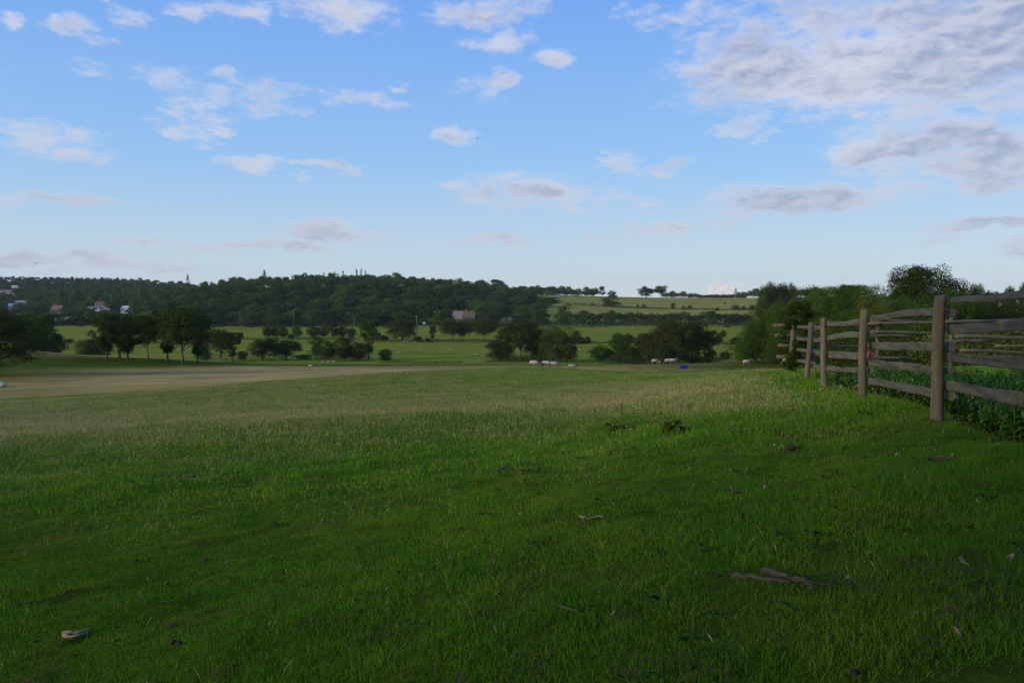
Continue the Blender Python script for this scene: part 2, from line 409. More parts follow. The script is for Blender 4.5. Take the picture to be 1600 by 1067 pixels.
up_c = MIX(t, SMOOTH(t, NOISE(t, mdv.outputs[0], 1.4, 6, .65), .35, .65), (.24, .225, .045), (.38, .32, .08))
c = MIX(t, A('meadow'), green, md_c); c = MIX(t, A('upper'), c, up_c); c = MIX(t, A('wood'), c, (.035, .045, .012)); c = MIX(t, M(t, 'MULTIPLY', A('straw'), SMOOTH(t, N(t, 'ShaderNodeSeparateXYZ').outputs[1], 30, 80, .45, 1)), c, st_c)
sepn = [q for q in t.nodes if q.type == 'SEPXYZ'][0]; L(t, pos, sepn.inputs[0])
L(t, c, b.inputs['Base Color'])
bump(t, b, M(t, 'ADD', nz2, M(t, 'MULTIPLY', nz3, .5)), .6, .05)
me.materials.append(gm)
tag(link('ground', me), 'rolling pasture falling away to a green valley and rising hills', kind='structure')
del fl_, gv

# ------------------------------------------------------------------ foliage materials
def leafmat(name, a, b_, c_, vary=.35):
    m, t, b = mat(name, .8, .04)
    oi = N(t, 'ShaderNodeObjectInfo').outputs['Random']
    g = N(t, 'ShaderNodeNewGeometry')
    base = RAMP(t, oi, [(0, a), (.5, b_), (1, c_)])
    n = NOISE(t, g.outputs['Position'], .5, 3, .6)
    base = MIX(t, SMOOTH(t, n, .3, .7, 0, vary), base, c_)
    ri = g.outputs['Random Per Island']
    base = MIX(t, M(t, 'MULTIPLY', ri, .6), base, (a[0] * .4, a[1] * .45, a[2] * .4)); base = MIX(t, SMOOTH(t, ri, .0, .25, .55, 0), base, tuple(x * 1.8 for x in c_))
    L(t, base, b.inputs['Base Color'])
    tr = N(t, 'ShaderNodeBsdfTranslucent'); L(t, base, tr.inputs[0])
    mx = N(t, 'ShaderNodeMixShader'); mx.inputs[0].default_value = .25
    out = t.nodes['Material Output']
    L(t, b.outputs[0], mx.inputs[1]); L(t, tr.outputs[0], mx.inputs[2]); L(t, mx.outputs[0], out.inputs[0])
    return m
M_dark = leafmat('leaves_dark', (.030, .050, .009), (.044, .068, .010), (.060, .088, .013))
M_mid = leafmat('leaves_mid', (.042, .088, .012), (.058, .112, .015), (.082, .140, .019))
M_light = leafmat('leaves_light', (.080, .115, .020), (.10, .135, .024), (.125, .145, .026))
M_wood = leafmat('leaves_wood', (.028, .060, .016), (.056, .105, .021), (.110, .165, .028), .3)
M_oak = leafmat('leaves_oak', (.036, .048, .009), (.048, .060, .010), (.066, .078, .012))
M_bark, t, b = mat('bark')
n = NOISE(t, N(t, 'ShaderNodeNewGeometry').outputs['Position'], 5, 5)
L(t, MIX(t, n, (.05, .04, .03), (.12, .10, .075)), b.inputs['Base Color']); bump(t, b, n, .5, .05)

def leaves(rs, cen, rad, n, size, flat=.8, low=.35):
    """leaf quads round clump centres; returns verts, faces"""
    cen = np.array(cen); rad = np.array(rad)
    wt_ = rad ** 2; k = rs.choice(len(cen), n, p=wt_ / wt_.sum())
    d = rs.normal(size=(n, 3)); d /= np.linalg.norm(d, axis=1)[:, None]
    dn = d[:, 2] < -low; d[dn, 2] *= -1
    rr_ = rad[k] * rs.uniform(.55, 1.06, n)
    d2 = d * np.array([1, 1, flat]); p = cen[k] + d2 * rr_[:, None]
    nrm = d + rs.normal(size=(n, 3)) * .55; nrm /= np.linalg.norm(nrm, axis=1)[:, None]
    a = np.cross(nrm, rs.normal(size=(n, 3))); a /= np.linalg.norm(a, axis=1)[:, None]
    bb = np.cross(nrm, a); s = size * rs.uniform(.55, 1.35, n)[:, None]
    v = np.stack([p - a * s, p + bb * s * .55, p + a * s, p - bb * s * .55], 1).reshape(-1, 3)
    return v, np.arange(4 * n).reshape(-1, 4)
def clumps(rs, shape, n):
    cen, rad = [], []
    while len(cen) < n:
        if shape in ('round', 'oak') and len(cen) < n * (.20 if shape == 'round' else .10):
            an = rs.uniform(0, 6.28); q = rs.uniform(.05, .36); rd = rs.uniform(.07, .13)
            cen.append(np.array([math.cos(an) * q, math.sin(an) * q, rs.uniform(.08, .30)])); rad.append(rd); continue
        if shape in ('round', 'oak', 'high', 'dome'):
            c0, rz = {'round': (.50, .49), 'dome': (.50, .49), 'oak': (.53, .46), 'high': (.61, .39)}[shape]
            d = rs.normal(size=3); d /= np.linalg.norm(d); q = rs.uniform(.25, .82) ** .8
            rd = rs.uniform(.11, .23)
            if shape == 'dome': rd = rs.uniform(.17, .30); q = rs.uniform(.35, .66)
            p = np.array([d[0] * .5 * q, d[1] * .5 * q, c0 + d[2] * rz * q])
            if shape == 'oak' and p[2] < .36 and math.hypot(p[0], p[1]) < .15: continue
            p[2] = min(p[2], 1 - rd * .8)
        elif shape == 'ivy':
            h = rs.uniform(.2, .95); rm = .5 * math.sin(min(1, (h - .05) / .5) * math.pi / 2) if h > .45 else .22 + .1 * math.sin(h * 20)
            an = rs.uniform(0, 6.28); q = rs.uniform(.2, .85); rd = rs.uniform(.08, .15)
            p = np.array([math.cos(an) * rm * q, math.sin(an) * rm * q, min(h, 1 - rd)])
        elif shape == 'tall':
            h = rs.uniform(.14, .96); rm = .5 * math.sin(min(1, h / .45) * math.pi / 2) * (1 - max(0, h - .55) * 1.5)
            an = rs.uniform(0, 6.28); q = rs.uniform(.2, .8); rd = rs.uniform(.09, .17)
            p = np.array([math.cos(an) * rm * q, math.sin(an) * rm * q, min(h, 1 - rd)])
        elif shape == 'bush':
            an = rs.uniform(0, 6.28); q = rs.uniform(.1, .8); rd = rs.uniform(.12, .26); h = rs.uniform(.1, .8) * (1 - q * q * .5)
            p = np.array([math.cos(an) * .5 * q, math.sin(an) * .5 * q, min(max(h, rd * .6), 1 - rd * .9)])
        elif shape == 'poplar':
            h = rs.uniform(.08, .97); rm = .42 * math.sin(min(1, h / .4) * math.pi / 2) * (1.1 - h * .85)
            an = rs.uniform(0, 6.28); q = rs.uniform(0, .8); rd = rs.uniform(.03, .06)
            p = np.array([math.cos(an) * rm * q, math.sin(an) * rm * q, h])
        elif shape == 'cone':
            h = rs.uniform(.1, .98) ** .9; rm = .5 * (1.02 - h) * (.75 + .35 * abs(math.sin(h * 22)))
            an = rs.uniform(0, 6.28); q = rs.uniform(.2, 1.); rd = rs.uniform(.03, .07)
            p = np.array([math.cos(an) * rm * q, math.sin(an) * rm * q, h])
        cen.append(p); rad.append(rd)
    return np.array(cen), np.array(rad)
PROTO = {}
def proto(shape, lod, seed, m):
    key = (shape, lod, seed, m.name)
    if key in PROTO: return PROTO[key]
    rs = np.random.RandomState(seed * 31 + len(shape)); rnd = random.Random(seed)
    nl, size, nc = {'lo': (4200, .027, 40), 'mid': (12000, .0165, 64), 'hi': (30000, .0098, 120)}[lod]
    if shape in ('poplar', 'cone'): nl = nl // 2; size *= .7; nc = 90
    cen, rad = clumps(rs, shape, nc)
    if lod == 'hi': rad = rad * .8
    v, f = leaves(rs, cen, rad, nl, size, flat=.5 if shape == 'cone' else .8)
    cm = npmesh('crown_' + shape, v, f, mat=m)
    tb = MB(); tr = {'round': .024, 'oak': .032, 'high': .020, 'dome': .024, 'ivy': .026, 'tall': .02, 'bush': .012, 'poplar': .03, 'cone': .025}[shape]
    lean = rnd.uniform(-.03, .03)
    top = .72 if shape != 'bush' else .5
    tb.tube([(0, 0, -.03), (lean * .3, 0, .12), (lean, .01, .3), (lean * 1.3, .01, .5), (lean, 0, top)], [tr * 1.5, tr, tr * .85, tr * .6, tr * .25], 7)
    sel = rs.choice(len(cen), min(9, len(cen)), replace=False)
    for i in sel:
        c = cen[i]; s0 = rnd.uniform(.22, .45) if shape != 'bush' else rnd.uniform(0, .2)
        if shape in ('poplar', 'cone'): s0 = max(.05, c[2] - .05)
        a = Vector((lean, 0, min(s0, c[2]))); q = Vector(c); mid = a.lerp(q, .5) + Vector((0, 0, -.02))
        tb.tube([a, mid, q], [tr * .45, tr * .3, tr * .1], 5)
    tm = tb.mesh('trunk_' + shape, M_bark, True)
    PROTO[key] = (cm, tm)
    return PROTO[key]
TREE_N = 0
def tree(loc, h, wd, shape, lod, m, label, name='tree', cat='tree', group=None, seed=None, rz=None, tilt=(0, 0)):
    global TREE_N; TREE_N += 1
    rnd = random.Random(TREE_N * 7 + 3)
    nseed = {'lo': 5, 'mid': 4, 'hi': 3}[lod]
    cm, tm = proto(shape, lod, (seed if seed is not None else rnd.randrange(nseed)), m)
    r_ = empty(name, loc, rnd.uniform(0, 6.28) if rz is None else rz)
    r_.rotation_euler[0], r_.rotation_euler[1] = tilt
    r_.scale = (wd, wd, h)
    tag(r_, label, cat, group)
    link('trunk', tm, parent=r_); link('crown', cm, parent=r_)
    return r_
def treepx(px, D, top, wpx, shape, lod, m, label, sink=0, **kw):
    """tree standing on the ground in column px at D, whose top reaches photo row `top`"""
    g = G(px, D); zt = P(px, top, D).z
    return tree(g - Vector((0, 0, .1 + sink)), zt - g.z + sink, wpx * D / F, shape, lod, m, label, **kw)
# ------------------------------------------------------------------ woods across the valley
rnd = random.Random(5)
def D_row(px, py, lo=655, hi=1750):
    Ds = np.arange(lo, hi, 2.0); x = np.array([P(px, 560, D).x for D in Ds]); yy = proj(x, Ds, H(x, Ds))[1]
    ok = np.where(yy <= py)[0]
    return float(Ds[ok[0]]) if len(ok) else float(Ds[np.argmin(yy)])
HB = {k: (k[0], D_row(*k)) for k in [(733, 505), (717, 503), (790, 504.5), (199, 489), (164, 484), (150, 486), (93, 494), (84, 496), (99, 502), (120, 503), (20, 463), (35, 475), (22, 484), (27, 450), (9, 462), (834, 495), (731, 476)]}
def shy(px, D):      # keep the line of sight to the houses open
    return any(abs(px - a) < 9 and hd - 170 < D < hd + 15 for a, hd in HB.values())
WG = 'broadleaf trees of the wooded hillside'
far_v, far_f, far_n = [], [], 0
def far_tree(g, h, wd, shape='dome', seed=0):
    """one crown of the far-off wood, merged into a single mass"""
    global far_n
    rs = np.random.RandomState(int(abs(g.x) * 10 + g.y) % 100000)
    cen, rad = clumps(rs, shape, 13)
    v, f = leaves(rs, cen, rad, 1100, .05)
    v = v * np.array([wd, wd, h]) + np.array(g)
    far_f.append(f + far_n); far_n += len(v); far_v.append(v)
KW = ['dome', 'dome', 'round', 'tall', 'dome', 'dome']
# middle hill: individual crowns on the slope that faces the camera
for D, x0, x1, hh in ((652, 246, 790, 13), (690, 240, 830, 16), (735, 235, 850, 17), (790, 232, 862, 17), (850, 230, 868, 17), (905, 225, 872, 16)):
    px = x0
    while px < x1:
        wd = rnd.uniform(20, 29); h = hh * rnd.uniform(.9, 1.25)
        if D == 652 and (px > 655 and px < 690 or px > 705): h *= .55; wd *= .6
        if D == 690 and px > 700 and px < 745: h *= .5
        if px > 775: h *= .85
        if px > 815: h *= max(.5, 1 - (px - 815) * .009)
        g = G(px, D + rnd.uniform(-16, 16))
        if D > 652 and shy(px, g.y): h *= .55
        tree(g - Vector((0, 0, .8)), h, wd, rnd.choice(KW), 'lo', M_wood,
             'dark green broadleaf tree massed in the wood on the hill across the valley', name='broadleaf_tree', group=WG)
        px += wd * F / D * rnd.uniform(.62, .95)
for D, x0, x1 in ((960, 150, 830), (1010, 120, 850), (1060, 100, 875), (1110, 240, 930)):
    px = x0
    while px < x1:
        wd = rnd.uniform(14, 22); g = G(px, D + rnd.uniform(-15, 15))
        k = .9 if px < 760 else .7
        far_tree(g - Vector((0, 0, 1)), rnd.uniform(13, 22) * k, wd * rnd.uniform(.7, 1.1))
        px += wd * F / D * rnd.uniform(.55, .85)
for D in (690, 760, 840, 930, 1030, 1150, 1290, 1450, 1620, 1780, 1850):
    px = -420 + rnd.uniform(0, 10)
    x1 = 235 if D < 1000 else 300
    while px < x1:
        wd = rnd.uniform(12, 20)
        if D < 760 and 60 < px < 215 and rnd.random() < .3 or shy(px, D): px += 7; continue
        if not (D < 1100 and rnd.random() < .10 and px < 220):
            g = G(px, D + rnd.uniform(-25, 25)); far_tree(g - Vector((0, 0, 5 if D > 1500 else 1)), rnd.uniform(11, 17) + (5 if D > 1500 else 0), wd * (1.35 if D > 1500 else 1), rnd.choice(['dome', 'dome', 'tall', 'round']))
        px += wd * F / D * rnd.uniform(.7, 1.15)
# right-hand ridge behind the fields
for px, D, h, wd in ([(840+i*9+rnd.uniform(-3,3), 1120, rnd.uniform(12, 17), 18) for i in range(11)] +
                  [(1040 + i * 9, 1230, rnd.uniform(8, 12), 17) for i in range(6)] + [(1095 + i * 7, 1230, rnd.uniform(6, 8.5), 17) for i in range(10)] +
                  [(1155 + i * 8, 1150, rnd.uniform(9, 15) + i * .4, 14) for i in range(16)] + [(1480 + i * 11, 900, rnd.uniform(14, 19), 16) for i in range(30)]):
    far_tree(G(px, D) - Vector((0, 0, 2.2)), h + 1, wd)
fw = npmesh('distant_woodland', np.concatenate(far_v), np.concatenate(far_f), mat=M_wood)
tag(link('distant_woodland', fw), 'far-off dark woodland merging along the skyline', kind='stuff')
del far_v, far_f

# skyline singles
for i, (px, top, wp) in enumerate([(500.5, 428, 4.5), (507.5, 425, 6), (523.5, 425, 5.5), (530, 427, 5), (537.5, 423, 7), (558.5, 420, 7), (565.5, 419, 5.5), (572, 422, 5)]):
    treepx(px, 1085, top, wp * 1.7, 'poplar', 'mid', M_dark, 'slim poplar standing above the wooded skyline', sink=0, name='poplar', cat='poplar', group='poplars on the skyline')
treepx(415, 1090, 421, 22, 'cone', 'mid', M_dark, 'ragged dark conifer rising above the wood left of the poplars', name='conifer', cat='conifer')
treepx(296, 1090, 428, 16, 'cone', 'mid', M_dark, 'small pointed conifer on the skyline above the white house', name='conifer', cat='conifer')
treepx(776, 1060, 436, 34, 'tall', 'mid', M_mid, 'peaked pale green tree on the skyline right of the hill crest', name='tall_tree')
treepx(940, 1110, 447, 14, 'tall', 'lo', M_dark, 'narrow tree on the ridge just left of the big bush in the upper field')
treepx(956, 1115, 453, 14, 'round', 'lo', M_dark, 'low round tree on the ridge right behind the big field bush')
treepx(1009, 1115, 446, 30, 'round', 'lo', M_dark, 'broad dark tree on the ridge, left of a pair', name='ridge_tree')
treepx(1032, 1115, 445, 23, 'high', 'lo', M_dark, 'open-crowned tree on the ridge, right of a pair', name='ridge_tree')
treepx(1148, 1100, 450, 13, 'cone', 'lo', M_dark, 'lone conifer in front of the bright cumulus cloud on the horizon', name='conifer', cat='conifer')
for px, top, wp, lab in ((1197, 439, 26, 'tall tree at the left end of the dark clump above the right woods'), (1216, 440, 24, 'broad tree in the middle of the dark clump above the right woods'), (1237, 441, 22, 'tree at the right end of the dark clump above the right woods')):
    treepx(px, 420, top, wp * 1.3, 'high', 'mid', M_dark, lab, name='ridge_tree')

# bushes and hedges of the upper fields
for px, D, top, wp, m, lab in [(955, 900, 458, 32, M_mid, 'largest bush in the upper field, round and mid green'),
    (925, 905, 473, 8, M_mid, 'small bush left of the largest field bush'), (910, 905, 476, 8, M_dark, 'tiny bush at the left end of the field hedge line'),
    (996, 900, 474, 5, M_mid, 'very small pale bush right of the largest field bush'), (1005, 900, 474, 9, M_mid, 'small round bush beside the very small pale one'),
    (1051, 895, 472, 10, M_dark, 'upright dark bush in the middle of the upper field'), (1067, 895, 477, 9, M_mid, 'low bush left of a touching pair in the upper field'),
    (1077, 895, 476, 11, M_mid, 'rounder bush right of a touching pair in the upper field'), (1119, 880, 480, 10, M_dark, 'low flat bush just below the field hedge line'),
    (1131, 960, 472, 5, M_dark, 'tiny dark bush high in the upper field'), (1148, 885, 475, 15, M_dark, 'widest of four dark bushes on the right of the field'),
    (1161, 885, 477, 9, M_dark, 'second of four dark bushes on the right of the field'), (1174, 885, 474, 12, M_dark, 'third of four dark bushes on the right of the field'),
    (1190, 885, 473, 12, M_dark, 'fourth of four dark bushes, nearest the right woods')]:
    treepx(px, D, top, wp, 'bush', 'lo', m, lab, name='bush', cat='bush')
HSEED = 0
def hedge(pts, h, wd, m, label, leaf=.3, per=28, rough=.35, name='hedge', group=None, cat='hedge'):
    """pts: (px, D) along the line; a hedge of leaves with an uneven top"""
    global HSEED; HSEED += 1
    rs = np.random.RandomState(HSEED); gp = [G(*p) for p in pts]; base = gp[0].copy(); vs = []
    for a, c in zip(gp[:-1], gp[1:]):
        ln = (c - a).length; n = int(ln * per * h / 2)
        tt = rs.rand(n); X = a.x + (c.x - a.x) * tt; Y = a.y + (c.y - a.y) * tt
        q = rs.uniform(-1, 1, n); ph = rs.rand(n) ** .6
        hh = h * (1 - rough + 2 * rough * vn(X * .35 + HSEED * 9, Y * .35)) * (1 - .25 * q ** 2)
        X2 = X + q * wd / 2; Y2 = Y + rs.uniform(-1, 1, n) * wd / 2
        zz = H(X2, Y2) + hh * ph - .05
        vs.append(np.stack([X2, Y2, zz], 1))
    p = np.concatenate(vs); n = len(p)
    nr = rs.normal(size=(n, 3)); nr[:, 2] += .6; nr[:, 1] -= .5; nr /= np.linalg.norm(nr, axis=1)[:, None]
    a = np.cross(nr, rs.normal(size=(n, 3))); a /= np.linalg.norm(a, axis=1)[:, None]; bb = np.cross(nr, a)
    s = leaf * rs.uniform(.6, 1.4, n)[:, None]
    v = np.stack([p - a * s, p + bb * s * .6, p + a * s, p - bb * s * .6], 1).reshape(-1, 3) - np.array(base)
    return tag(link(name, npmesh(name, v, np.arange(4 * n).reshape(-1, 4), mat=m), loc=base), label, cat, group)
hedge([(895, 905), (985, 900), (1060, 893), (1130, 888), (1205, 886)], 1.6, 3, M_mid, 'thin low hedge line crossing the middle of the upper field', leaf=.6, per=10)
hedge([(893, 700), (950, 705), (1020, 705), (1090, 702), (1175, 700)], 8.5, 8, M_dark, 'tall dark hedgerow below the upper field', leaf=.7, per=14)
hedge([(850, 668), (905, 662), (960, 660), (1030, 658), (1175, 655)], 3.6, 4, M_dark, 'low straight hedge at the far edge of the green meadow, right half', leaf=.5, per=16, rough=.12)
hedge([(656, 655), (700, 655), (760, 655), (856, 660)], 6.0, 4, M_mid, 'clipped garden hedge with a level top in front of the brick cottage', leaf=.4, per=26, rough=.06)
hedge([(215, 650), (300, 648), (400, 646), (500, 646), (600, 646), (656, 650)], 3.6, 5, M_dark, 'dark hedge along the foot of the wooded hill', leaf=.5, per=16, rough=.25)
hedge([(90, 655), (130, 690), (185, 720)], 6.0, 6, M_dark, 'dark hedge between the left meadow and the gardens', leaf=.6, per=16)
for px, D, top, wp, shp, m, lab in [(912, 690, 484, 24, 'tall', M_mid, 'greyish green tree at the left end of the tall hedgerow'),
    (953, 690, 483, 26, 'round', M_mid, 'bushy tree in the tall hedgerow below the largest field bush'), (986, 692, 487, 12, 'tall', M_mid, 'slim tree in the tall hedgerow'),
    (1019, 692, 492, 6, 'tall', M_dark, 'thin dark spike of a tree in the tall hedgerow'), (1110, 690, 485, 27, 'tall', M_mid, 'pale upright tree in the hedgerow above the big dark clump'),
    (1150, 690, 489, 42, 'round', M_dark, 'broad dark round tree at the right of the hedgerow'),
    (880, 640, 472, 40, 'round', M_mid, 'leafy green tree behind the centre clump, left of the hedgerow'), (846, 650, 480, 34, 'round', M_mid, 'bushy tree left of the leafy green one behind the centre clump'),
    (820, 668, 486, 22, 'round', M_dark, 'dark tree behind the white-windowed building'), (773, 640, 484, 40, 'round', M_dark, 'dark tree between the cottage and the white-windowed building'),
    (685, 665, 481, 9, 'cone', M_light, 'narrow yellow-green conifer behind the garden hedge'), (671, 668, 483, 14, 'tall', M_oak, 'dull brownish tree left of the narrow yellow-green conifer'),
    (708, 662, 493, 8, 'tall', M_light, 'small pale green tree left of the brick cottage')]:
    treepx(px, D, top, wp, shp, 'lo', m, lab)

# ------------------------------------------------------------------ meadow trees
MG = [ # px, D, top, width, shape, mat, label
 (420,500,509,17,'round',M_dark,'left of three small round trees on the far meadow'),(432,503,510,15,'round',M_oak,'middle of three small round trees on the far meadow'),
 (442,500,509,15,'round',M_dark,'right of three small round trees on the far meadow'),(465,500,506,16,'round',M_mid,'lone lighter green small tree right of the three'),
 (490,505,509,17,'round',M_dark,'dark small tree left in the far meadow row of six'),(506,505,508,15,'round',M_dark,'second small tree in the far meadow row of six'),
 (523,495,502,17,'round',M_oak,'third and tallest in the far meadow row of six'),(536,500,508,12,'round',M_oak,'fourth small tree in the far meadow row of six'),
 (550,490,510,15,'round',M_dark,'last small tree before the tall pale one in the far meadow'),
 (628,462,496,44,'oak',M_dark,'large round dark tree beside the pole on the meadow'),(676,462,508,12,'ivy',M_dark,'slim dark tree on the meadow before the garden hedge'),
 (707,458,500,36,'high',M_dark,'spreading dark tree with three stems before the cottage'),(722,460,507,14,'high',M_dark,'small dark tree touching the spreading one before the cottage'),
 (733,500,505,12,'high',M_oak,'thin bare-stemmed tree before the cottage wall'),
 (756,458,497,34,'high',M_dark,'dark tree with a clear single trunk right of the cottage'),
 (345,320,512,36,'oak',M_oak,'brownish spreading tree behind the slim dark one'),(363,285,517,27,'ivy',M_dark,'slim dark tree on a thin trunk at the near edge of the meadow'),
 (318,270,529,22,'bush',M_mid,'pale green bush right of the big dark pair'),
 (410,296,527,36,'oak',M_dark,'left of two equal spreading dark trees'),(447,298,529,36,'oak',M_dark,'right of two equal spreading dark trees'),
 (430,330,524,20,'round',M_mid,'paler tree behind and between the two equal spreading ones'),
 (494,300,524,21,'ivy',M_mid,'narrow tree at the left end of the long clump'),(512,292,529,26,'round',M_mid,'light-leaved tree inside the long clump, second from the left'),
 (537,290,524,30,'round',M_dark,'broad dark tree in the middle of the long clump'),(559,290,533,24,'round',M_dark,'dark low tree in the long clump left of the tall pale one'),
 (576,300,496,32,'ivy',M_mid,'tall pale green tree rising from the right end of the long clump'),(601,285,541,20,'bush',M_dark,'small dark bush just right of the long clump'),
 (782,288,530,40,'oak',M_dark,'low spreading dark tree at the left end of the centre clump'),(813,285,500,56,'high',M_oak,'tall many-stemmed tree in the centre clump'),
 (845,288,511,42,'round',M_dark,'dark tree in the middle of the centre clump'),(870,282,507,46,'round',M_light,'paler willow-like tree at the right of the centre clump'),
 (886,284,525,26,'round',M_dark,'dark lower tree at the right edge of the centre clump'),
 (898,305,541,16,'cone',M_dark,'little dark pointed tree just right of the centre clump'),(900,440,515,14,'round',M_oak,'small tree on the far meadow behind the centre clump'),
 (936,278,536,28,'round',M_mid,'mid green low tree between the two big clumps'),
 (968,282,521,38,'tall',M_mid,'bushy mid green tree left of the big right clump'),(982,420,519,16,'round',M_oak,'brown-topped tree behind the bushy mid green one'),(964,415,519,14,'round',M_oak,'second brown-topped tree, further left behind'),
 (995,268,524,30,'round',M_dark,'dark low tree at the left end of the big right clump'),(1022,262,506,46,'oak',M_oak,'olive tree at the left of the big right clump'),
 (1052,258,497,54,'oak',M_oak,'tallest broad olive tree of the big right clump'),(1082,262,498,44,'oak',M_dark,'dark broad tree in the big right clump'),
 (1108,262,514,40,'ivy',M_dark,'very dark rounded tree at the right end of the big right clump'),
 (1040,250,533,30,'round',M_dark,'low dark tree at the foot of the olive ones behind the sheep')]
for px, D, top, wp, shp, m, lab in MG:
    treepx(px, D, top, wp * 1.3, shp, 'mid', m, lab)

rb = random.Random(77)
for px, D in ((375, 485), (392, 640), (455, 490), (588, 470), (600, 468), (612, 640), (652, 455), (668, 452), (795, 452), (812, 448), (905, 436), (918, 438), (1120, 432), (1135, 640), (1150, 430),
              (110, 445), (128, 640), (152, 452), (225, 455), (335, 640), (480, 642), (515, 640), (860, 445), (925, 640), (945, 300), (1135, 300), (380, 300), (472, 300), (350, 480), (362, 482)):
    g = G(px, D); tree(g - Vector((0, 0, .1)), rb.uniform(2.2, 5.5), rb.uniform(4, 8), 'bush', 'lo', rb.choice([M_dark, M_mid, M_oak]), 'rounded scrub bush growing along a ditch or hedge of the valley meadow', name='bush', cat='bush', group='scrub bushes along the meadow ditches')
hedge([(488, 294), (530, 291), (575, 291)], 3.2, 5, M_dark, 'bushy undergrowth beneath the long clump of meadow trees', leaf=.14, per=230, rough=.6, name='undergrowth', cat='undergrowth')
hedge([(768, 290), (800, 287), (850, 286), (893, 284)], 2.6, 5, M_dark, 'bushy undergrowth beneath the centre clump', leaf=.14, per=230, rough=.7, name='undergrowth', cat='undergrowth')
hedge([(955, 270), (1000, 264), (1060, 258), (1120, 260)], 3.6, 5, M_dark, 'bushy undergrowth beneath the big right clump', leaf=.14, per=260, rough=.7, name='undergrowth', cat='undergrowth')
hedge([(395, 300), (425, 300), (462, 302)], 1.3, 3, M_mid, 'scrub at the foot of the two equal spreading trees', leaf=.12, per=120, rough=.7, name='undergrowth', cat='undergrowth')
# ------------------------------------------------------------------ left group
treepx(-14, 118, 474, 165, 'oak', 'hi', M_oak, 'great spreading oak cut by the left edge, its low branches over the grass')
for px, D, top, wp, shp, m, lab in [
 (167,158,487,44,'ivy',M_dark,'thin pale-trunked tree first from the left in the dark row'),
 (200,160,490,54,'ivy',M_dark,'second tree in the dark row, thick ivy round its trunk'),
 (187,175,493,44,'oak',M_oak,'olive-topped tree behind the first two of the dark row'),
 (262,165,480,48,'ivy',M_dark,'third tree in the dark row, cone of ivy low on its trunk'),
 (286,160,477,72,'high',M_dark,'largest and darkest tree in the row, its trunk leaning'),
 (232,172,491,40,'high',M_dark,'middle tree whose low branch droops between the row\'s two pairs'),
 (309,168,497,40,'ivy',M_dark,'dark tree at the right end of the row'),
 (146,212,524,48,'bush',M_dark,'dark bush behind the first tree of the row'),
 (72,235,487,52,'ivy',M_mid,'pale green willow-like tree behind the great oak'),
 (48,250,490,50,'round',M_mid,'mid green tree left behind the pale willow-like one'),
 (88,225,512,30,'round',M_dark,'low dark tree right of the pale willow-like one'),
 (62,215,520,54,'bush',M_dark,'wide dark bush beside the great oak, over the pale grass crest')]:
    treepx(px, D, top, wp * 1.15, shp, 'mid', m, lab)

# ------------------------------------------------------------------ right-hand wood
for px, D, top, wp, shp, lod, m, lab in [
 (1180,128,489,58,'bush','hi',M_mid,'low bushy tree at the left end of the right wood, leaves down to the grass'),
 (1206,138,462,74,'round','hi',M_dark,'dark round tree second from the left in the right wood'),
 (1243,120,458,96,'round','hi',M_mid,'wide leafy tree behind the overgrown corner post'),
 (1268,150,444,70,'round','mid',M_dark,'dark tree rising behind the corner post tree'),
 (1302,126,440,78,'round','hi',M_mid,'bright green tree above the leaning fence post'),
 (1326,100,470,80,'bush','hi',M_mid,'bushy bright green tree low behind the third post'),
 (1352,132,438,84,'round','hi',M_mid,'mid green tree left of the highest dome'),
 (1386,118,448,80,'round','hi',M_mid,'tree filling the gap left below the highest dome'),
 (1440,135,409,128,'high','hi',M_dark,'highest tree, a wide dome with sky showing through'),
 (1430,100,460,100,'bush','hi',M_mid,'dense bushy tree beneath the highest dome'),
 (1476,112,444,84,'round','hi',M_mid,'leafy tree right of the highest dome, behind the nearest post'),
 (1522,128,462,90,'round','hi',M_dark,'dark tree under the top board of the fence'),
 (1585,118,467,100,'round','hi',M_dark,'dark tree at the right edge behind the top board'),
 (1650,118,462,100,'round','hi',M_dark,'dark tree cut by the right edge of the photo')]:
    treepx(px, D, top, wp * 1.1, shp, lod, m, lab)
for px, D, top, wp, shp, lod, m, lab in [
 (1160, 118, 521, 34, 'bush', 'hi', M_mid, 'lowest bush sloping down to the meadow at the tip of the right wood'),
 (1222, 112, 500, 60, 'bush', 'hi', M_mid, 'leafy bush in front of the trees behind the corner post'),
 (1286, 108, 484, 60, 'bush', 'hi', M_light, 'bright green bush showing between the second and third bays of the fence'),
 (1282, 140, 441, 66, 'round', 'hi', M_mid, 'rounded tree on the rising skyline left of the bright green one'),
 (1325, 142, 438, 70, 'tall', 'hi', M_mid, 'full tree on the rising skyline, second left of the dome'),
 (1362, 108, 455, 84, 'round', 'hi', M_light, 'bright mid green crown below the skyline left of the dome'),
 (1410, 112, 452, 76, 'round', 'hi', M_mid, 'crown against the lower left side of the dome'),
 (1505, 118, 456, 80, 'round', 'hi', M_mid, 'green tree stepping down right of the dome'),
 (1450, 88, 486, 90, 'bush', 'hi', M_mid, 'low green thicket right behind the nearest post')]:
    treepx(px, D, top, wp * 1.1, shp, lod, m, lab)
for px, top in ((1500, 449), (1522, 442), (1545, 452), (1573, 446), (1600, 440)):
    treepx(px, 330, top, 26, 'high', 'mid', M_dark, 'flat-topped tree on the skyline above the right end of the fence', name='skyline_tree', group='flat-topped trees on the right skyline')
hedge([(1150, 122), (1230, 112), (1330, 96), (1420, 84), (1540, 76), (1680, 72)], 3.4, 4, M_dark, 'dark undergrowth along the foot of the right wood', leaf=.13, per=200, rough=.4, name='undergrowth', cat='undergrowth')
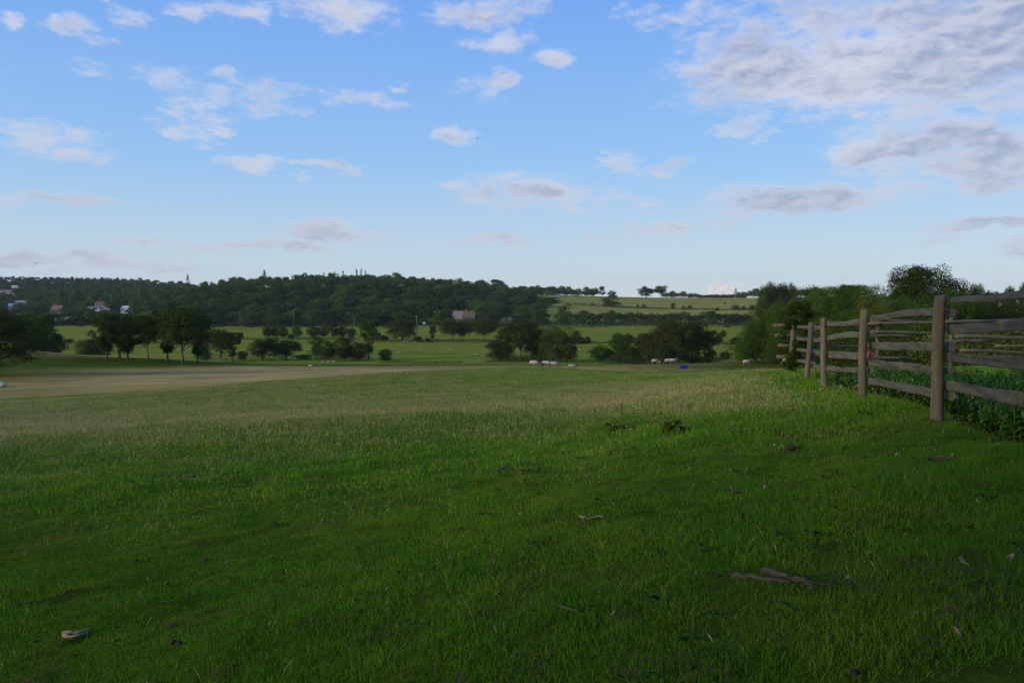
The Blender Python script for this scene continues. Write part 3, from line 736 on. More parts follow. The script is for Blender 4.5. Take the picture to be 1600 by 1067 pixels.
hedge([(1300, 62), (1400, 55), (1500, 50), (1620, 46), (1720, 44)], 2.7, 3, M_oak, 'rough olive bramble bank beyond the rail fence', leaf=.09, per=330, rough=.45, name='bramble_bank', cat='brambles')
hedge([(1440, 36), (1540, 35), (1700, 34)], 2.1, 1.6, M_light, 'tall yellowish reeds and weeds behind the rails at the right', leaf=.07, per=420, rough=.5, name='tall_weeds', cat='weeds')

# ------------------------------------------------------------------ houses
def pm(name, c, rough=.8, n=.15, scale=3.0):
    m, t, b = mat(name, rough, .2)
    nz = NOISE(t, N(t, 'ShaderNodeNewGeometry').outputs['Position'], scale, 5, .6)
    L(t, MIX(t, nz, tuple(x * (1 - n) for x in c), tuple(min(1, x * (1 + n)) for x in c)), b.inputs['Base Color']); return m
def rowm(name, c, c2, sc_):
    m, t, b = mat(name, .85, .2)
    g = N(t, 'ShaderNodeTexCoord').outputs['Object']; br = N(t, 'ShaderNodeTexBrick'); L(t, g, br.inputs[0])
    br.inputs['Color1'].default_value = (*c, 1); br.inputs['Color2'].default_value = (*c2, 1); br.inputs['Mortar'].default_value = (.3, .27, .24, 1)
    br.inputs['Scale'].default_value = sc_; L(t, br.outputs[0], b.inputs['Base Color']); return m
m_brick = rowm('brick', (.20, .085, .06), (.15, .06, .045), 3); m_pink = pm('pink_render', (.34, .17, .13))
m_white = pm('white_render', (.50, .50, .50)); m_blue = pm('pale_blue_render', (.36, .43, .55)); m_yel = pm('yellow_boards', (.55, .42, .16))
m_tile = rowm('roof_tiles', (.14, .07, .05), (.10, .055, .042), 4); m_slate = rowm('roof_slate', (.16, .14, .17), (.11, .10, .13), 4)
m_greyroof = pm('grey_roof', (.20, .21, .23)); m_glass, t, b = mat('window_glass', .1, .6); b.inputs['Base Color'].default_value = (.05, .06, .08, 1)
m_frame = pm('white_frame', (.8, .8, .8))
def house(px, D, W, dp, hw, hr, wallm, roofm, label, rz=0, chim=True, lift=0, nwin=3, name='house', wf=None, floors=2, hip=False):
    g = G(px, D); e = empty(name, g + Vector((0, 0, lift)), rz); tag(e, label, 'house')
    wb = MB(); wb.box((0, 0, hw / 2 - 1), (W, dp, hw + 2))
    wb.add([(-W / 2, -dp / 2, hw), (-W / 2, dp / 2, hw), (-W / 2, 0, hw + hr)], [(0, 1, 2)]) if not hip else None
    wb.add([(W / 2, -dp / 2, hw), (W / 2, dp / 2, hw), (W / 2, 0, hw + hr)], [(0, 1, 2)]) if not hip else None
    link('wall', wb.mesh('wall', wallm), parent=e)
    o = .35; rb = MB(); ix = W * .3 if hip else -o
    k = hr / (dp / 2); 
    v = [(-W / 2 - o, -dp / 2 - o, hw - o * k), (W / 2 + o, -dp / 2 - o, hw - o * k), (W / 2 - ix, 0, hw + hr), (-W / 2 + ix, 0, hw + hr),
         (-W / 2 - o, dp / 2 + o, hw - o * k), (W / 2 + o, dp / 2 + o, hw - o * k)]
    v += [(a, b_, c_ + .15) for a, b_, c_ in v]
    fs = [(6, 7, 8, 9), (9, 8, 11, 10), (0, 3, 2, 1), (3, 4, 5, 2), (0, 1, 7, 6), (4, 10, 11, 5), (1, 2, 8, 7), (2, 5, 11, 8), (0, 6, 9, 3), (3, 9, 10, 4)]
    if hip: fs += [(6, 9, 10), (7, 11, 8)]
    rb.add(v, fs); ro = link('roof', rb.mesh('roof', roofm), parent=e)
    if chim:
        cb = MB(); cb.box((-W * .28, 0, hw + hr + .4), (.9, .7, 2.0)); cb.box((-W * .28, 0, hw + hr + 1.5), (1.1, .9, .15)); cb.tube([(-W * .28, 0, hw + hr + 1.55), (-W * .28, 0, hw + hr + 1.95)], [.18, .15], 8)
        link('chimney', cb.mesh('chimney', wallm), parent=ro)
    for fl in range(floors):
        for i in range(nwin):
            x = -W / 2 + W * (i + .5) / nwin; z = 1.5 + fl * 2.7
            if z + .7 > hw: continue
            fb = MB(); fb.box((x, -dp / 2 - .03, z), (1.5, .1, 1.3)); wo_ = link('window', fb.mesh('window', wf or m_frame), parent=e)
            gb = MB(); gb.box((x - .36, -dp / 2 - .085, z), (.6, .02, 1.08)); gb.box((x + .36, -dp / 2 - .085, z), (.6, .02, 1.08))
            link('pane', gb.mesh('pane', m_glass), parent=wo_)
    db = MB(); db.box((W * .02 + .9, -dp / 2 - .03, 1.0), (.95, .1, 2.05)); link('door', db.mesh('door', m_slate), parent=e)
    return e
house(733, HB[(733, 505)][1], 9, 8, 4.6, 5.2, m_pink, m_tile, 'pink-walled brick cottage with steep tiled roof behind the garden hedge', rz=.15, lift=.3, nwin=2)
house(717, HB[(717, 503)][1], 9, 8, 4.4, 4.4, m_brick, m_slate, 'purple-grey roofed wing house left of the pink cottage', rz=-.3, lift=.3)
hb = house(790, HB[(790, 504.5)][1], 10.5, 5, 3.0, .8, m_white, m_greyroof, 'long low pale building with three white panels right of the cottage', rz=.05, lift=.3, nwin=3, chim=False, floors=1)
house(199, HB[(199, 489)][1], 8.0, 7, 4.4, 2.4, m_blue, m_white, 'small pale blue house with white roof on the left hillside', rz=-.25, lift=.3, nwin=2, chim=False, wf=m_frame)
house(164, HB[(164, 484)][1], 17, 9, 4.8, 4.0, m_brick, m_tile, 'brown roofed house left of the pale blue one', rz=.2, lift=.3, nwin=4)
house(150, HB[(150, 486)][1], 13, 7, 2.8, 2.0, m_white, m_slate, 'low white-walled house below the brown roofed one', rz=.1, lift=.3, nwin=3, chim=False, floors=1)
house(93, HB[(93, 494)][1], 11, 9, 4.8, 5.5, m_brick, m_tile, 'reddish brick house with a tall roof above the willow-like tree', rz=-.2, lift=.3)
house(84, HB[(84, 496)][1], 9, 5, 2.0, .5, m_slate, m_white, 'flat shed with a white roof below the reddish house', rz=.0, lift=.3, nwin=2, chim=False, floors=1)
house(99, HB[(99, 502)][1], 10, 6, 2.2, 1.2, m_slate, m_greyroof, 'low grey shed at the top edge of the left meadow', rz=.1, lift=.3, nwin=2, chim=False, floors=1)
house(120, HB[(120, 503)][1], 12, 6, 2.4, 1.4, m_brick, m_greyroof, 'low grey roofed outbuilding right of the grey shed', rz=-.1, lift=.3, nwin=3, chim=False, floors=1)
house(20, HB[(20, 463)][1], 21, 10, 5, 5.0, m_brick, m_slate, 'large purple-roofed house high in the left-hand trees', rz=.1, lift=.3, nwin=5)
house(35, HB[(35, 475)][1], 14, 7, 2.6, 1.2, m_white, m_white, 'white flat-roofed house below the purple-roofed one', rz=-.1, lift=.3, nwin=3, chim=False, floors=1)
house(22, HB[(22, 484)][1], 7.5, 7, 4, 3.0, m_slate, m_blue, 'small house with a pale blue roof near the left edge', rz=.6, lift=.3, nwin=2, chim=False)
house(27, HB[(27, 450)][1], 11, 6, 2.8, 1.5, m_white, m_white, 'white house highest among the left-hand trees', rz=.1, lift=.3, nwin=3, chim=False, floors=1)
house(9, HB[(9, 462)][1], 12, 8, 4, 4, m_pink, m_greyroof, 'greyish house half hidden at the far left edge', rz=-.1, lift=.3, nwin=3)
house(866, 1060, 15, 7, 2.8, 1.2, m_white, m_greyroof, 'low grey barn in the field edge right of the hill wood', rz=.05, lift=.5, nwin=3, chim=False, floors=1)
house(834, HB[(834, 495)][1], 3.4, 3, 2.4, .8, m_white, m_greyroof, 'tiny white shed on the lawn behind the centre clump', rz=.1, lift=.3, nwin=1, chim=False, floors=1)
house(731, HB[(731, 476)][1], 9, 6, 2.6, 1.3, m_white, m_white, 'white roof showing in the dark wood above the cottage', rz=.1, lift=.3, nwin=2, chim=False, floors=1)

# ------------------------------------------------------------------ poles, gate, far fences
m_pole = pm('pole_wood', (.20, .19, .17))
for px, D, top, lab in ((376, 640, 487, 'faint utility pole before the wood, leftmost of four'), (459.5, 640, 488, 'utility pole before the wood above the lone light tree'),
                    (553.5, 636, 491, 'utility pole left of the tall pale tree'), (651.5, 470, 493, 'tall brown utility pole right of the large round meadow tree')):
    g = G(px, D); h = P(px, top, D).z - g.z; e = empty('utility_pole', g); tag(e, lab, 'pole')
    mb = MB(); mb.tube([(0, 0, -.3), (0, 0, h)], [.22, .15], 8); link('post', mb.mesh('post', m_pole), parent=e)
    mb = MB(); mb.box((0, -.2, h - .5), (1.8, .12, .14)); link('crossarm', mb.mesh('crossarm', m_pole), parent=e)
    mb = MB()
    for x in (-.75, 0, .75): mb.tube([(x, -.2, h - .43), (x, -.2, h - .2)], [.06, .04], 6)
    link('insulator', mb.mesh('insulator', m_white), parent=e)
def stake_row(pts, h, r_, label, wire=True, name='stake_fence', gap=2.5):
    gp = [G(*p) for p in pts]; e = empty(name, gp[0]); tag(e, label, 'fence'); rn = random.Random(len(pts)); k = 0
    for a, c in zip(gp[:-1], gp[1:]):
        n = max(1, int((c - a).length / gap))
        rail = MB()
        for i in range(n):
            q = a.lerp(c, i / n); q.z = h1(q.x, q.y); q = q - gp[0]
            mb = MB(); mb.tube([q + Vector((0, 0, -.2)), q + Vector((rn.uniform(-.08, .08), 0, h * rn.uniform(.85, 1.1)))], [r_, r_ * .8], 6); link('post', mb.mesh('post', m_pole), parent=e)
        for z in (.45, .9):
            ps = []
            for i in range(9):
                q = a.lerp(c, i / 8); q.z = h1(q.x, q.y) + h * z; ps.append(q - gp[0])
            rail.tube(ps, [.03] * 9, 4)
        if wire: link('wire', rail.mesh('wire', m_pole), parent=e)
    return e
stake_row([(288, 250), (304, 252)], 1.2, .07, 'short post fence at the foot of the leaning dark tree', gap=1.2)
stake_row([(322, 258), (352, 262)], 1.1, .07, 'short post fence left of the slim dark tree', gap=1.3)
for px in (578, 583.5, 590, 592, 596, 600):
    g = G(px, 125); mb = MB(); hh = random.Random(px).uniform(.7, 1.15)
    mb.tube([(0, 0, -.1), (.02, 0, hh * .5), (.05, 0, hh)], [.03, .025, .012], 5)
    for q in range(4): mb.tube([(.03, 0, hh * (.5 + q * .12)), (.03 + .12 * (-1) ** q, .05, hh * (.62 + q * .12))], [.012, .005], 4)
    tag(link('dead_stalk', mb.mesh('dead_stalk', m_pole), loc=g), 'thin dark dead stalk standing in the pale grass left of the lying sheep', 'stalk', 'dead stalks in the pale grass')
m_gate = pm('green_metal', (.10, .22, .18), .5)
g = G(740, 268); e = empty('field_gate', g, .03); tag(e, 'blue-green metal gate in the ditch line at the near edge of the meadow', 'gate')
mb = MB()
for z in (.25, .5, .75, 1.0, 1.2): mb.box((0, 0, z), (3.6, .05, .05))
link('bar', mb.mesh('bar', m_gate), parent=e)
for s in (-1, 1):
    mb = MB(); mb.tube([(s * 1.95, 0, -.2), (s * 1.95, 0, 1.5)], [.1, .1], 8); link('post', mb.mesh('post', m_pole), parent=e)
hedge([(595, 262), (650, 263), (700, 265), (722, 266)], .8, .9, M_dark, 'low dark ditch hedge at the near edge of the meadow, left of the gate', leaf=.15, per=70, rough=.4)
hedge([(760, 268), (830, 268), (905, 270), (960, 268)], .9, 1.2, M_dark, 'low dark ditch hedge at the near edge of the meadow, right of the gate', leaf=.15, per=70, rough=.4)
hedge([(580, 448), (640, 452), (700, 455), (775, 458)], 1.8, 3, M_dark, 'dark rushy ditch crossing the meadow below the cottage', leaf=.3, per=18, rough=.3)
hedge([(380, 478), (450, 476), (560, 470)], 1.6, 3, M_dark, 'dark rushy ditch below the row of small meadow trees', leaf=.3, per=18, rough=.3)
hedge([(880, 440), (940, 440), (1010, 436), (1160, 430)], 1.8, 3, M_dark, 'dark rushy ditch crossing the meadow at the right', leaf=.3, per=18, rough=.3)
hedge([(90, 430), (140, 440), (200, 450), (240, 455)], 1.6, 3, M_dark, 'dark ragged ditch line across the left meadow', leaf=.35, per=18, rough=.6)
hedge([(350, 262), (375, 268), (402, 275)], 1.0, 2, M_dark, 'scruffy low growth at the foot of the slim dark tree', leaf=.15, per=50, rough=.5)
# ------------------------------------------------------------------ fence
def woodmat(name, a, b_, lich, along):
    m, t, b = mat(name, .85, .25)
    v = N(t, 'ShaderNodeTexCoord').outputs['Object']
    sv = V(t, 'MULTIPLY', v, along)
    g = NOISE(t, sv, 1.0, 7, .65, .4); g2 = NOISE(t, v, 5.0, 5, .6); g3 = NOISE(t, v, 2.0, 3, .5)
    c = MIX(t, SMOOTH(t, g, .3, .7), a, b_)
    c = MIX(t, SMOOTH(t, g, .60, .72, 0, .8), c, tuple(x * .3 for x in a))
    c = MIX(t, SMOOTH(t, g2, .5, .68, 0, .75), c, lich)
    c = MIX(t, SMOOTH(t, g3, .55, .7, 0, .5), c, tuple(x * .5 for x in b_))
    c = MIX(t, SMOOTH(t, NOISE(t, v, 22.0, 3, .5), .66, .72, 0, .7), c, (.30, .30, .24))
    L(t, c, b.inputs['Base Color']); bump(t, b, g, .9, .012); return m
m_post = woodmat('weathered_post', (.070, .060, .043), (.160, .142, .105), (.12, .13, .04), (16, 16, .9))
m_board = woodmat('weathered_board', (.045, .040, .031), (.150, .136, .105), (.13, .15, .045), (1.2, 16, 16))
m_rail = woodmat('round_rail', (.085, .07, .05), (.18, .155, .11), (.10, .12, .045), (1.0, 14, 14))
FD = Vector((fdx, fdy, 0)); FN = Vector((fdy, -fdx, 0))        # along the fence / away to its right
# post records: top px,top row,base row,D, radius, base px
PR = [(1715, 440, 735, 5.3, .085, 1712), (1470, 462, 658, 8.8, .074, 1462), (1350, 483, 624, 12.3, .072, 1347), (1285.5, 497, 604, 16.1, .078, 1289),
      (1267, 504, 592, 19.8, .066, 1261), (1239, 508, 582, 24.0, .085, 1235)]
fz = empty('board_fence', (PR[5][3] * .351, 24.0, h1(8.4, 24.0)), math.atan2(fdy, fdx))
tag(fz, 'weathered post and board fence with wavy slab boards leading away on the right', 'fence')
bpy.context.view_layer.update()
finv = fz.matrix_world.inverted()
rnd = random.Random(11)
for i, (tx, ty, by, D, rad, bx) in enumerate(PR):
    top = P(tx, ty, D); bot = P(bx, by, D); gz = h1(bot.x, bot.y); bot.z = gz - .12
    n, m_ = 22, 16; v = []
    for k in range(m_ + 1):
        f = k / m_; c = bot.lerp(top, f); c.x += .010 * math.sin(f * 5 + i); rr_ = rad * .84 * (1.08 - .14 * f)
        for q in range(n):
            a = 2 * math.pi * q / n
            r2 = rr_ * (1 + .05 * math.sin(2 * a + i * 2) + .035 * float(vn(a * 2.2 + i * 7, f * 2)) - .03 * (q % 5 == 0) * float(vn(q, i)))
            if k == m_: r2 *= .93
            v.append((c.x + math.cos(a) * r2, c.y + math.sin(a) * r2, c.z + (.012 * math.sin(a + i) if k == m_ else 0)))
    mb = MB(); f_ = [(k * n + q, k * n + (q + 1) % n, (k + 1) * n + (q + 1) % n, (k + 1) * n + q) for k in range(m_) for q in range(n)]
    f_.append(tuple(m_ * n + q for q in range(n)))
    mb.add([tuple(finv @ Vector(p)) for p in v], f_)
    o = link('post', mb.mesh('post', m_post), parent=fz)
    for p in o.data.polygons[:-1]: p.use_smooth = True
    if i == 5: o['label'] = 'thick corner post grown over with ivy'
def fpos(i):   # fence point on the back of post i
    a, b_ = PR[int(i)], PR[min(int(i) + 1, 5)]; f = i - int(i)
    p0 = P(a[0], a[1], a[3]); p1 = P(b_[0], b_[1], b_[3]); q = p0.lerp(p1, f); return q.x, q.y
BSEED = 0
def board(i0, c0, h0, i1, c1, h1_, wob=.012, sag=0.0, ext0=.16, ext1=.16, label=None, off=.10, bow=0.0):
    """slab board from post i0 (photo row c0, half height h0 px) to i1; far side of the posts"""
    global BSEED; BSEED += 1; rn = random.Random(BSEED)
    x0, y0 = fpos(i0); x1, y1 = fpos(i1)
    A_ = Vector((x0, y0, P(800, c0, y0).z)); B_ = Vector((x1, y1, P(800, c1, y1).z)); d = (B_ - A_); ln = d.length; d.normalize()
    A2 = A_ - d * ext0; B2 = B_ + d * ext1; hh0 = .88 * h0 * y0 / F; hh1 = .88 * h1_ * y1 / F
    th_ = .018; v = []; ph = rn.uniform(0, 50); LT = (B2 - A2).length; en = [q_ / LT for q_ in (0, .008, .02, .035, .05, .07)]
    fsq = en + list(np.linspace(.1 / LT, 1 - .1 / LT, 44)) + [1 - q_ for q_ in reversed(en)]; n = len(fsq) - 1
    for k in range(n + 1):
        f = fsq[k]; c = A2.lerp(B2, f); c += FN * (off + .02 * math.sin(f * 3 + ph)); c.z += sag * math.sin(f * math.pi) + wob * (float(vn(f * 4 + ph, 3)) - .5) * 2 + bow * f * (1 - f) * 4
        hh = hh0 + (hh1 - hh0) * f; rag = .14 * (float(vn(f * LT * 22 + ph, 4)) - .5); up_ = hh * (1 + .36 * (float(vn(f * 6 + ph, 8)) - .5) + rag); dn = hh * (1 + .24 * (float(vn(f * 5 + ph, 15)) - .5) - rag * .5)
        e_ = min(f, 1 - f) * (B2 - A2).length
        if e_ < .07: q = math.sqrt(max(.09, 1 - ((.07 - e_) / .07) ** 3)); up_ *= q; dn *= q
        # half-round slab: flat face to the camera side, rounded back
        for (oz, of) in ((up_, 0), (up_ * .75, th_ * 1.3), (0, th_ * 2.0), (-dn * .75, th_ * 1.3), (-dn, 0), (-dn * .8, -.010), (0, -.012), (up_ * .8, -.010)):
            v.append(tuple(finv @ (c + Vector((0, 0, oz)) + FN * of)))
    f_ = [(k * 8 + q, k * 8 + (q + 1) % 8, (k + 1) * 8 + (q + 1) % 8, (k + 1) * 8 + q) for k in range(n) for q in range(8)]
    f_ += [tuple(range(8)), tuple(n * 8 + q for q in reversed(range(8)))]
    mb = MB(); mb.add(v, f_); o = link('board', mb.mesh('board', m_board), parent=fz)
    if label: o['label'] = label
    return o
# nearest bay (post 1 out to post 0 beyond the frame)
board(1, 469, 5.3, 0, 451, 12, label='highest board, frayed along its top edge', ext0=.02)
board(1, 513, 8, 0, 497, 14, wob=.02, label='mossy second board with yellow-green lichen', off=.13)
board(1, 558, 8, 0, 575, 15, off=.10)
board(1, 601, 9, 0, 648, 15, off=.10)
# second bay
board(2, 501, 4.6, 1, 490, 8.5, wob=.02, label='humped pale top board, speckled and split', bow=.05, off=.10)
board(2, 540, 6.5, 1, 541, 9.5, off=.13)
board(2, 567, 5.5, 1, 579, 7.5, off=.10)
board(2, 594, 6, 1, 617, 8, off=.10)
# third bay
board(3, 505, 3.6, 2, 498, 6.0, wob=.02, bow=-.03)
board(3, 528, 4.5, 2, 521, 5.5, wob=.02)
board(3, 554, 5.5, 2, 556, 7.5, off=.14)
board(3, 575, 4.2, 2, 580, 5.5)
# fourth and last bays
board(4, 511, 3.4, 3, 508, 4.2, wob=.03); board(4, 531, 4, 3, 530, 4.6); board(4, 550, 4, 3, 553, 5, off=.13); board(4, 572, 3.4, 3, 574, 4.2)
board(5, 511, 2.8, 4, 511, 3.2); board(5, 529, 3, 4, 530, 3.2); board(5, 546, 2.8, 4, 549, 3.2); board(5, 563, 3, 4, 567, 3.2)

# round-rail fence running across behind
BK = [(1240, 24.6), (1371, 25.2), (1486, 25.6), (1612, 26.2), (1750, 26.8)]
g0 = G(*BK[0]); rz_e = empty('rail_fence', g0); tag(rz_e, 'fence of thin round rails crossing behind the board fence', 'fence')
def gl(px, py, D): return P(px, py, D) - g0
for k, (px, D) in enumerate(BK[1:]):
    b0 = G(px, D); tp = P(px, (494, 486, 482, 478)[k], D); mb = MB()
    mb.tube([b0 - g0 - Vector((0, 0, .2)), b0.lerp(tp, .5) - g0 + Vector((.01, 0, 0)), tp - g0], [.07, .065, .058], 9, rnd=rnd, jit=.05)
    link('post', mb.mesh('post', m_post, True), parent=rz_e)
def rail(x0, y0, x1, y1, r0=.045, D0=25.0, D1=25.2, label=None):
    a = gl(x0, y0, D0); b_ = gl(x1, y1, D1); n = 9; ph = rnd.uniform(0, 40); pts = []
    for i in range(n + 1):
        p = a.lerp(b_, i / n); p.z += .035 * (float(vn(ph + i * .5, 2)) - .5); p.y += .03 * (float(vn(ph + i * .6, 7)) - .5); pts.append(p)
    mb = MB(); mb.tube(pts, [r0 * (1.12 - .3 * i / n) * rnd.uniform(.92, 1.08) for i in range(n + 1)], 9, rnd=rnd, jit=.07)
    o = link('rail', mb.mesh('rail', m_rail, True), parent=rz_e)
    if label: o['label'] = label
rail(1209, 508, 1352, 509, .052, 24.3, 24.9); rail(1212, 524, 1348, 527, .045, 24.3, 24.9)
rail(1216, 540, 1350, 541, .045, 24.3, 24.9, 'third rail with a broken end'); rail(1214, 557, 1421, 560, .052, 24.35, 25.0, 'straight dark bottom rail sticking out past both ends')
rail(1250, 548, 1352, 552, .035, 24.5, 24.9)
rail(1352, 506, 1556, 501, .045, 25.0, 25.7, 'long thin top rail'); rail(1362, 518, 1470, 520, .045, 25.0, 25.5); rail(1360, 524, 1424, 525, .035, 24.95, 25.2)
rail(1354, 498, 1500, 506, .03, 25.3, 25.8)
rail(1472, 533, 1540, 533, .05, 25.3, 25.6); rail(1492, 525, 1660, 530, .06, 25.4, 26.2, 'thick mottled rail crossing the right edge'); rail(1500, 547, 1680, 553, .05, 25.4, 26.3, 'reddish brown straight rail at the right')
rail(1470, 503, 1640, 500, .045, 25.6, 26.4); rail(1555, 540, 1700, 543, .04, 25.7, 26.3); rail(1480, 515, 1690, 512, .04, 25.6, 26.4)
# hanging thin brushwood stubs on the rails
m_ivy = leafmat('ivy_leaves', (.030, .052, .008), (.040, .065, .010), (.060, .085, .012))
def foliage(name, cen, rad, n, size, m, loc, label, cat, group=None, low=.9):
    rs = np.random.RandomState(n % 9973); v, f = leaves(rs, cen, rad, n, size, low=low)
    return tag(link(name, npmesh(name, v, f, mat=m), loc=loc), label, cat, group)
c5 = P(1238, 530, 24.0)
rs = np.random.RandomState(3); cc = []; cr = []
for i in range(46):
    zf = rs.rand(); wdt = .50 * math.sin(min(1, (1.15 - zf) * 1.6) * 1.57) * (1 if zf > .35 else .25)
    cc.append((rs.uniform(-1, 1) * wdt + .22 * zf, rs.uniform(-1, 1) * wdt * .6, zf * 2.0 - .55)); cr.append(rs.uniform(.10, .22))
foliage('ivy', cc, cr, 15000, .022, m_ivy, (c5.x, c5.y, h1(c5.x, c5.y) + .65), 'dark mound of ivy smothering the corner post of the fence', 'ivy')
# orange twine on post 2
m_or = pm('orange_twine', (.25, .06, .03), .7, .3, 30)
e = P(1357.5, 549, 12.18); mb = MB(); rn = random.Random(8)
for i in range(9):
    o_ = rn.uniform(-.016, .016); q0 = Vector((-.02 + o_ * .6, -.01 + o_ * .4, .11 + rn.uniform(-.02, .02)))
    pts = [q0, q0 + Vector((.025 + o_ * .5, -.012, -.06)), q0 + Vector((.035 + o_, -.02, -.12)), q0 + Vector((.02 + o_ * 2, -.02, -.19 - abs(o_) * 2))]
    mb.tube(pts, [.008, .009, .010, .006], 6)
mb.tube([(-.02, 0, .03), (.02, -.03, .02), (.05, -.02, .025), (.055, .01, .03)], [.012] * 4, 6)
tag(link('twine', mb.mesh('twine', m_or, True), loc=e), 'frayed orange baler twine knotted round the third nearest post', 'twine')

# ------------------------------------------------------------------ sheep
m_wool, t, b = mat('wool', .95, .1)
n = NOISE(t, N(t, 'ShaderNodeTexCoord').outputs['Object'], 14, 5, .6)
L(t, MIX(t, n, (.34, .28, .20), (.56, .48, .37)), b.inputs['Base Color']); bump(t, b, n, .8, .04)
m_face = pm('sheep_skin', (.16, .12, .095), .8, .25, 12)
def skin_mesh(name, verts, edges, radii, m, sub=2):
    me = bpy.data.meshes.new(name + '_k'); me.from_pydata(verts, edges, []); o = bpy.data.objects.new(name + '_k', me); col.objects.link(o)
    md = o.modifiers.new('s', 'SKIN'); 
    for i, sv in enumerate(me.skin_vertices[0].data): sv.radius = radii[i] if isinstance(radii[i], tuple) else (radii[i], radii[i]); sv.use_root = (i == 0)
    ss = o.modifiers.new('b', 'SUBSURF'); ss.levels = sub; ss.render_levels = sub
    dg = bpy.context.evaluated_depsgraph_get(); r_ = bpy.data.meshes.new_from_object(o.evaluated_get(dg)); r_.name = name
    bpy.data.objects.remove(o); r_.materials.clear(); r_.materials.append(m)
    for p in r_.polygons: p.use_smooth = True
    return r_
def sheep_proto(pose):
    # x forward; body one continuous skin: rump, back, chest, neck, head and four jointed legs
    z = .62 if pose != 'lie' else .28
    Vv = [(-.42, 0, z), (-.15, 0, z + .03), (.15, 0, z + .02), (.38, 0, z)]
    Rr = [.17, .21, .21, .17]; E_ = [(0, 1), (1, 2), (2, 3)]
    if pose == 'graze': nk = [(.55, 0, .48), (.66, 0, .27), (.72, 0, .17), (.80, 0, .06)]
    elif pose == 'up': nk = [(.50, 0, .80), (.58, 0, .94), (.68, 0, .96), (.80, 0, .90)]
    else: nk = [(.48, 0, .42), (.56, 0, .54), (.66, 0, .54), (.77, 0, .49)]
    pr = 3
    for i, p in enumerate(nk): Vv.append(p); Rr.append((.105, .075, .068, .038)[i]); E_.append((pr, len(Vv) - 1)); pr = len(Vv) - 1
    Vv.append((-.56, 0, z - .04)); Rr.append(.04); E_.append((0, len(Vv) - 1)); Vv.append((-.60, 0, z - .22)); Rr.append(.025); E_.append((len(Vv) - 2, len(Vv) - 1))
    hd = 6
    for s in (-1, 1):
        Vv.append((Vv[hd][0] - .05, s * .10, Vv[hd][2] + (.05 if pose != 'graze' else .04))); Rr.append(.018); E_.append((5, len(Vv) - 1))
    if pose != 'lie':
        for s in (-1, 1):
            for root, pts, rd in ((3, [(.34, s * .12, .40), (.35, s * .11, .22), (.345, s * .11, .07), (.37, s * .11, .02)], (.06, .032, .022, .026)),
                                  (0, [(-.38, s * .12, .42), (-.33, s * .12, .33), (-.46, s * .115, .22), (-.43, s * .11, .07), (-.40, s * .11, .02)], (.085, .055, .030, .022, .026))):
                pr = root
                for p, rr_ in zip(pts, rd): Vv.append(p); Rr.append(rr_); E_.append((pr, len(Vv) - 1)); pr = len(Vv) - 1
    else:
        for s in (-1, 1):
            for root, pts, rd in ((3, [(.42, s * .14, .12), (.55, s * .13, .06), (.44, s * .16, .03)], (.06, .035, .03)), (0, [(-.34, s * .22, .14), (-.12, s * .26, .06), (-.34, s * .28, .03)], (.09, .045, .03))):
                pr = root
                for p, rr_ in zip(pts, rd): Vv.append(p); Rr.append(rr_); E_.append((pr, len(Vv) - 1)); pr = len(Vv) - 1
    body = skin_mesh('body', Vv, E_, Rr, m_face)
    fz_ = skin_mesh('fleece', [(-.46, 0, z - .02), (-.30, 0, z + .02), (-.05, 0, z + .02), (.2, 0, z + .02), (.36, 0, z + .02), (Vv[4][0] - .03, 0, Vv[4][2] + .0)], [(0, 1), (1, 2), (2, 3), (3, 4), (4, 5)], [.16, .235, .25, .245, .205, .125], m_wool)
    bm = bmesh.new(); bm.from_mesh(fz_)
    for v in bm.verts:
        k = .022 * (float(vn(v.co.x * 14 + 3, v.co.y * 14 + v.co.z * 11)) - .4); v.co += v.normal * k
    bm.to_mesh(fz_); bm.free()
    return body, fz_
SP = {p: sheep_proto(p) for p in ('graze', 'up', 'lie')}
def sheep(px, D, pose, heading, label, group=None, k=1.0, lift=0, name='sheep'):
    g = G(px, D); g.z += lift; e = empty(name, g, R(heading)); e.scale = (k, k, k); tag(e, label, 'sheep', group)
    link('body', SP[pose][0], parent=e); link('fleece', SP[pose][1], parent=e)
for a in [(834, 75, 'graze', -8, 'nearest grazing sheep, left of the three on the crest'), (853, 75.5, 'graze', -12, 'big grazing sheep in the middle of the three on the crest'),
          (864.5, 79, 'graze', 5, 'sheep half hidden behind the big one on the crest'), (894, 92, 'lie', 20, 'sheep of which only the pale back shows over the crest, right of the three'),
          (1023, 120, 'graze', 10, 'leftmost sheep of the four beside the blue trough'), (1030.5, 122, 'lie', 80, 'small sheep facing away, second of the four beside the blue trough'),
          (1044, 120, 'graze', 190, 'third sheep of the four, head down to the left, beside the blue trough'), (1051.5, 118, 'up', 10, 'sheep with its head up, nearest to the blue trough'),
          (1166, 104, 'up', 12, 'lone sheep between the blue trough and the fence, facing right'), (1229, 110, 'graze', 180, 'sheep glimpsed between the rails beside the corner post'),
          (485, 158, 'lie', 10, 'single white sheep on the pale grass left of the dead stalks'), (618, 118, 'lie', 170, 'small darker lying sheep, leftmost of the four on the pale grass'),
          (626, 112, 'lie', 10, 'small palest lying sheep, lowest of the four on the pale grass'), (631.5, 122, 'lie', 170, 'lying sheep second from the right of the four on the pale grass'),
          (637.5, 120, 'lie', 5, 'rightmost lying sheep of the four on the pale grass')]:
    sheep(a[0], a[1], a[2], a[3], a[4], k=.86 if a[1] < 80 else (.50 if a[1] in (112, 118, 120, 122) and a[0] < 700 else 1.0))
SG = 'far sheep dotted over the valley meadow'
fs_ = random.Random(4)
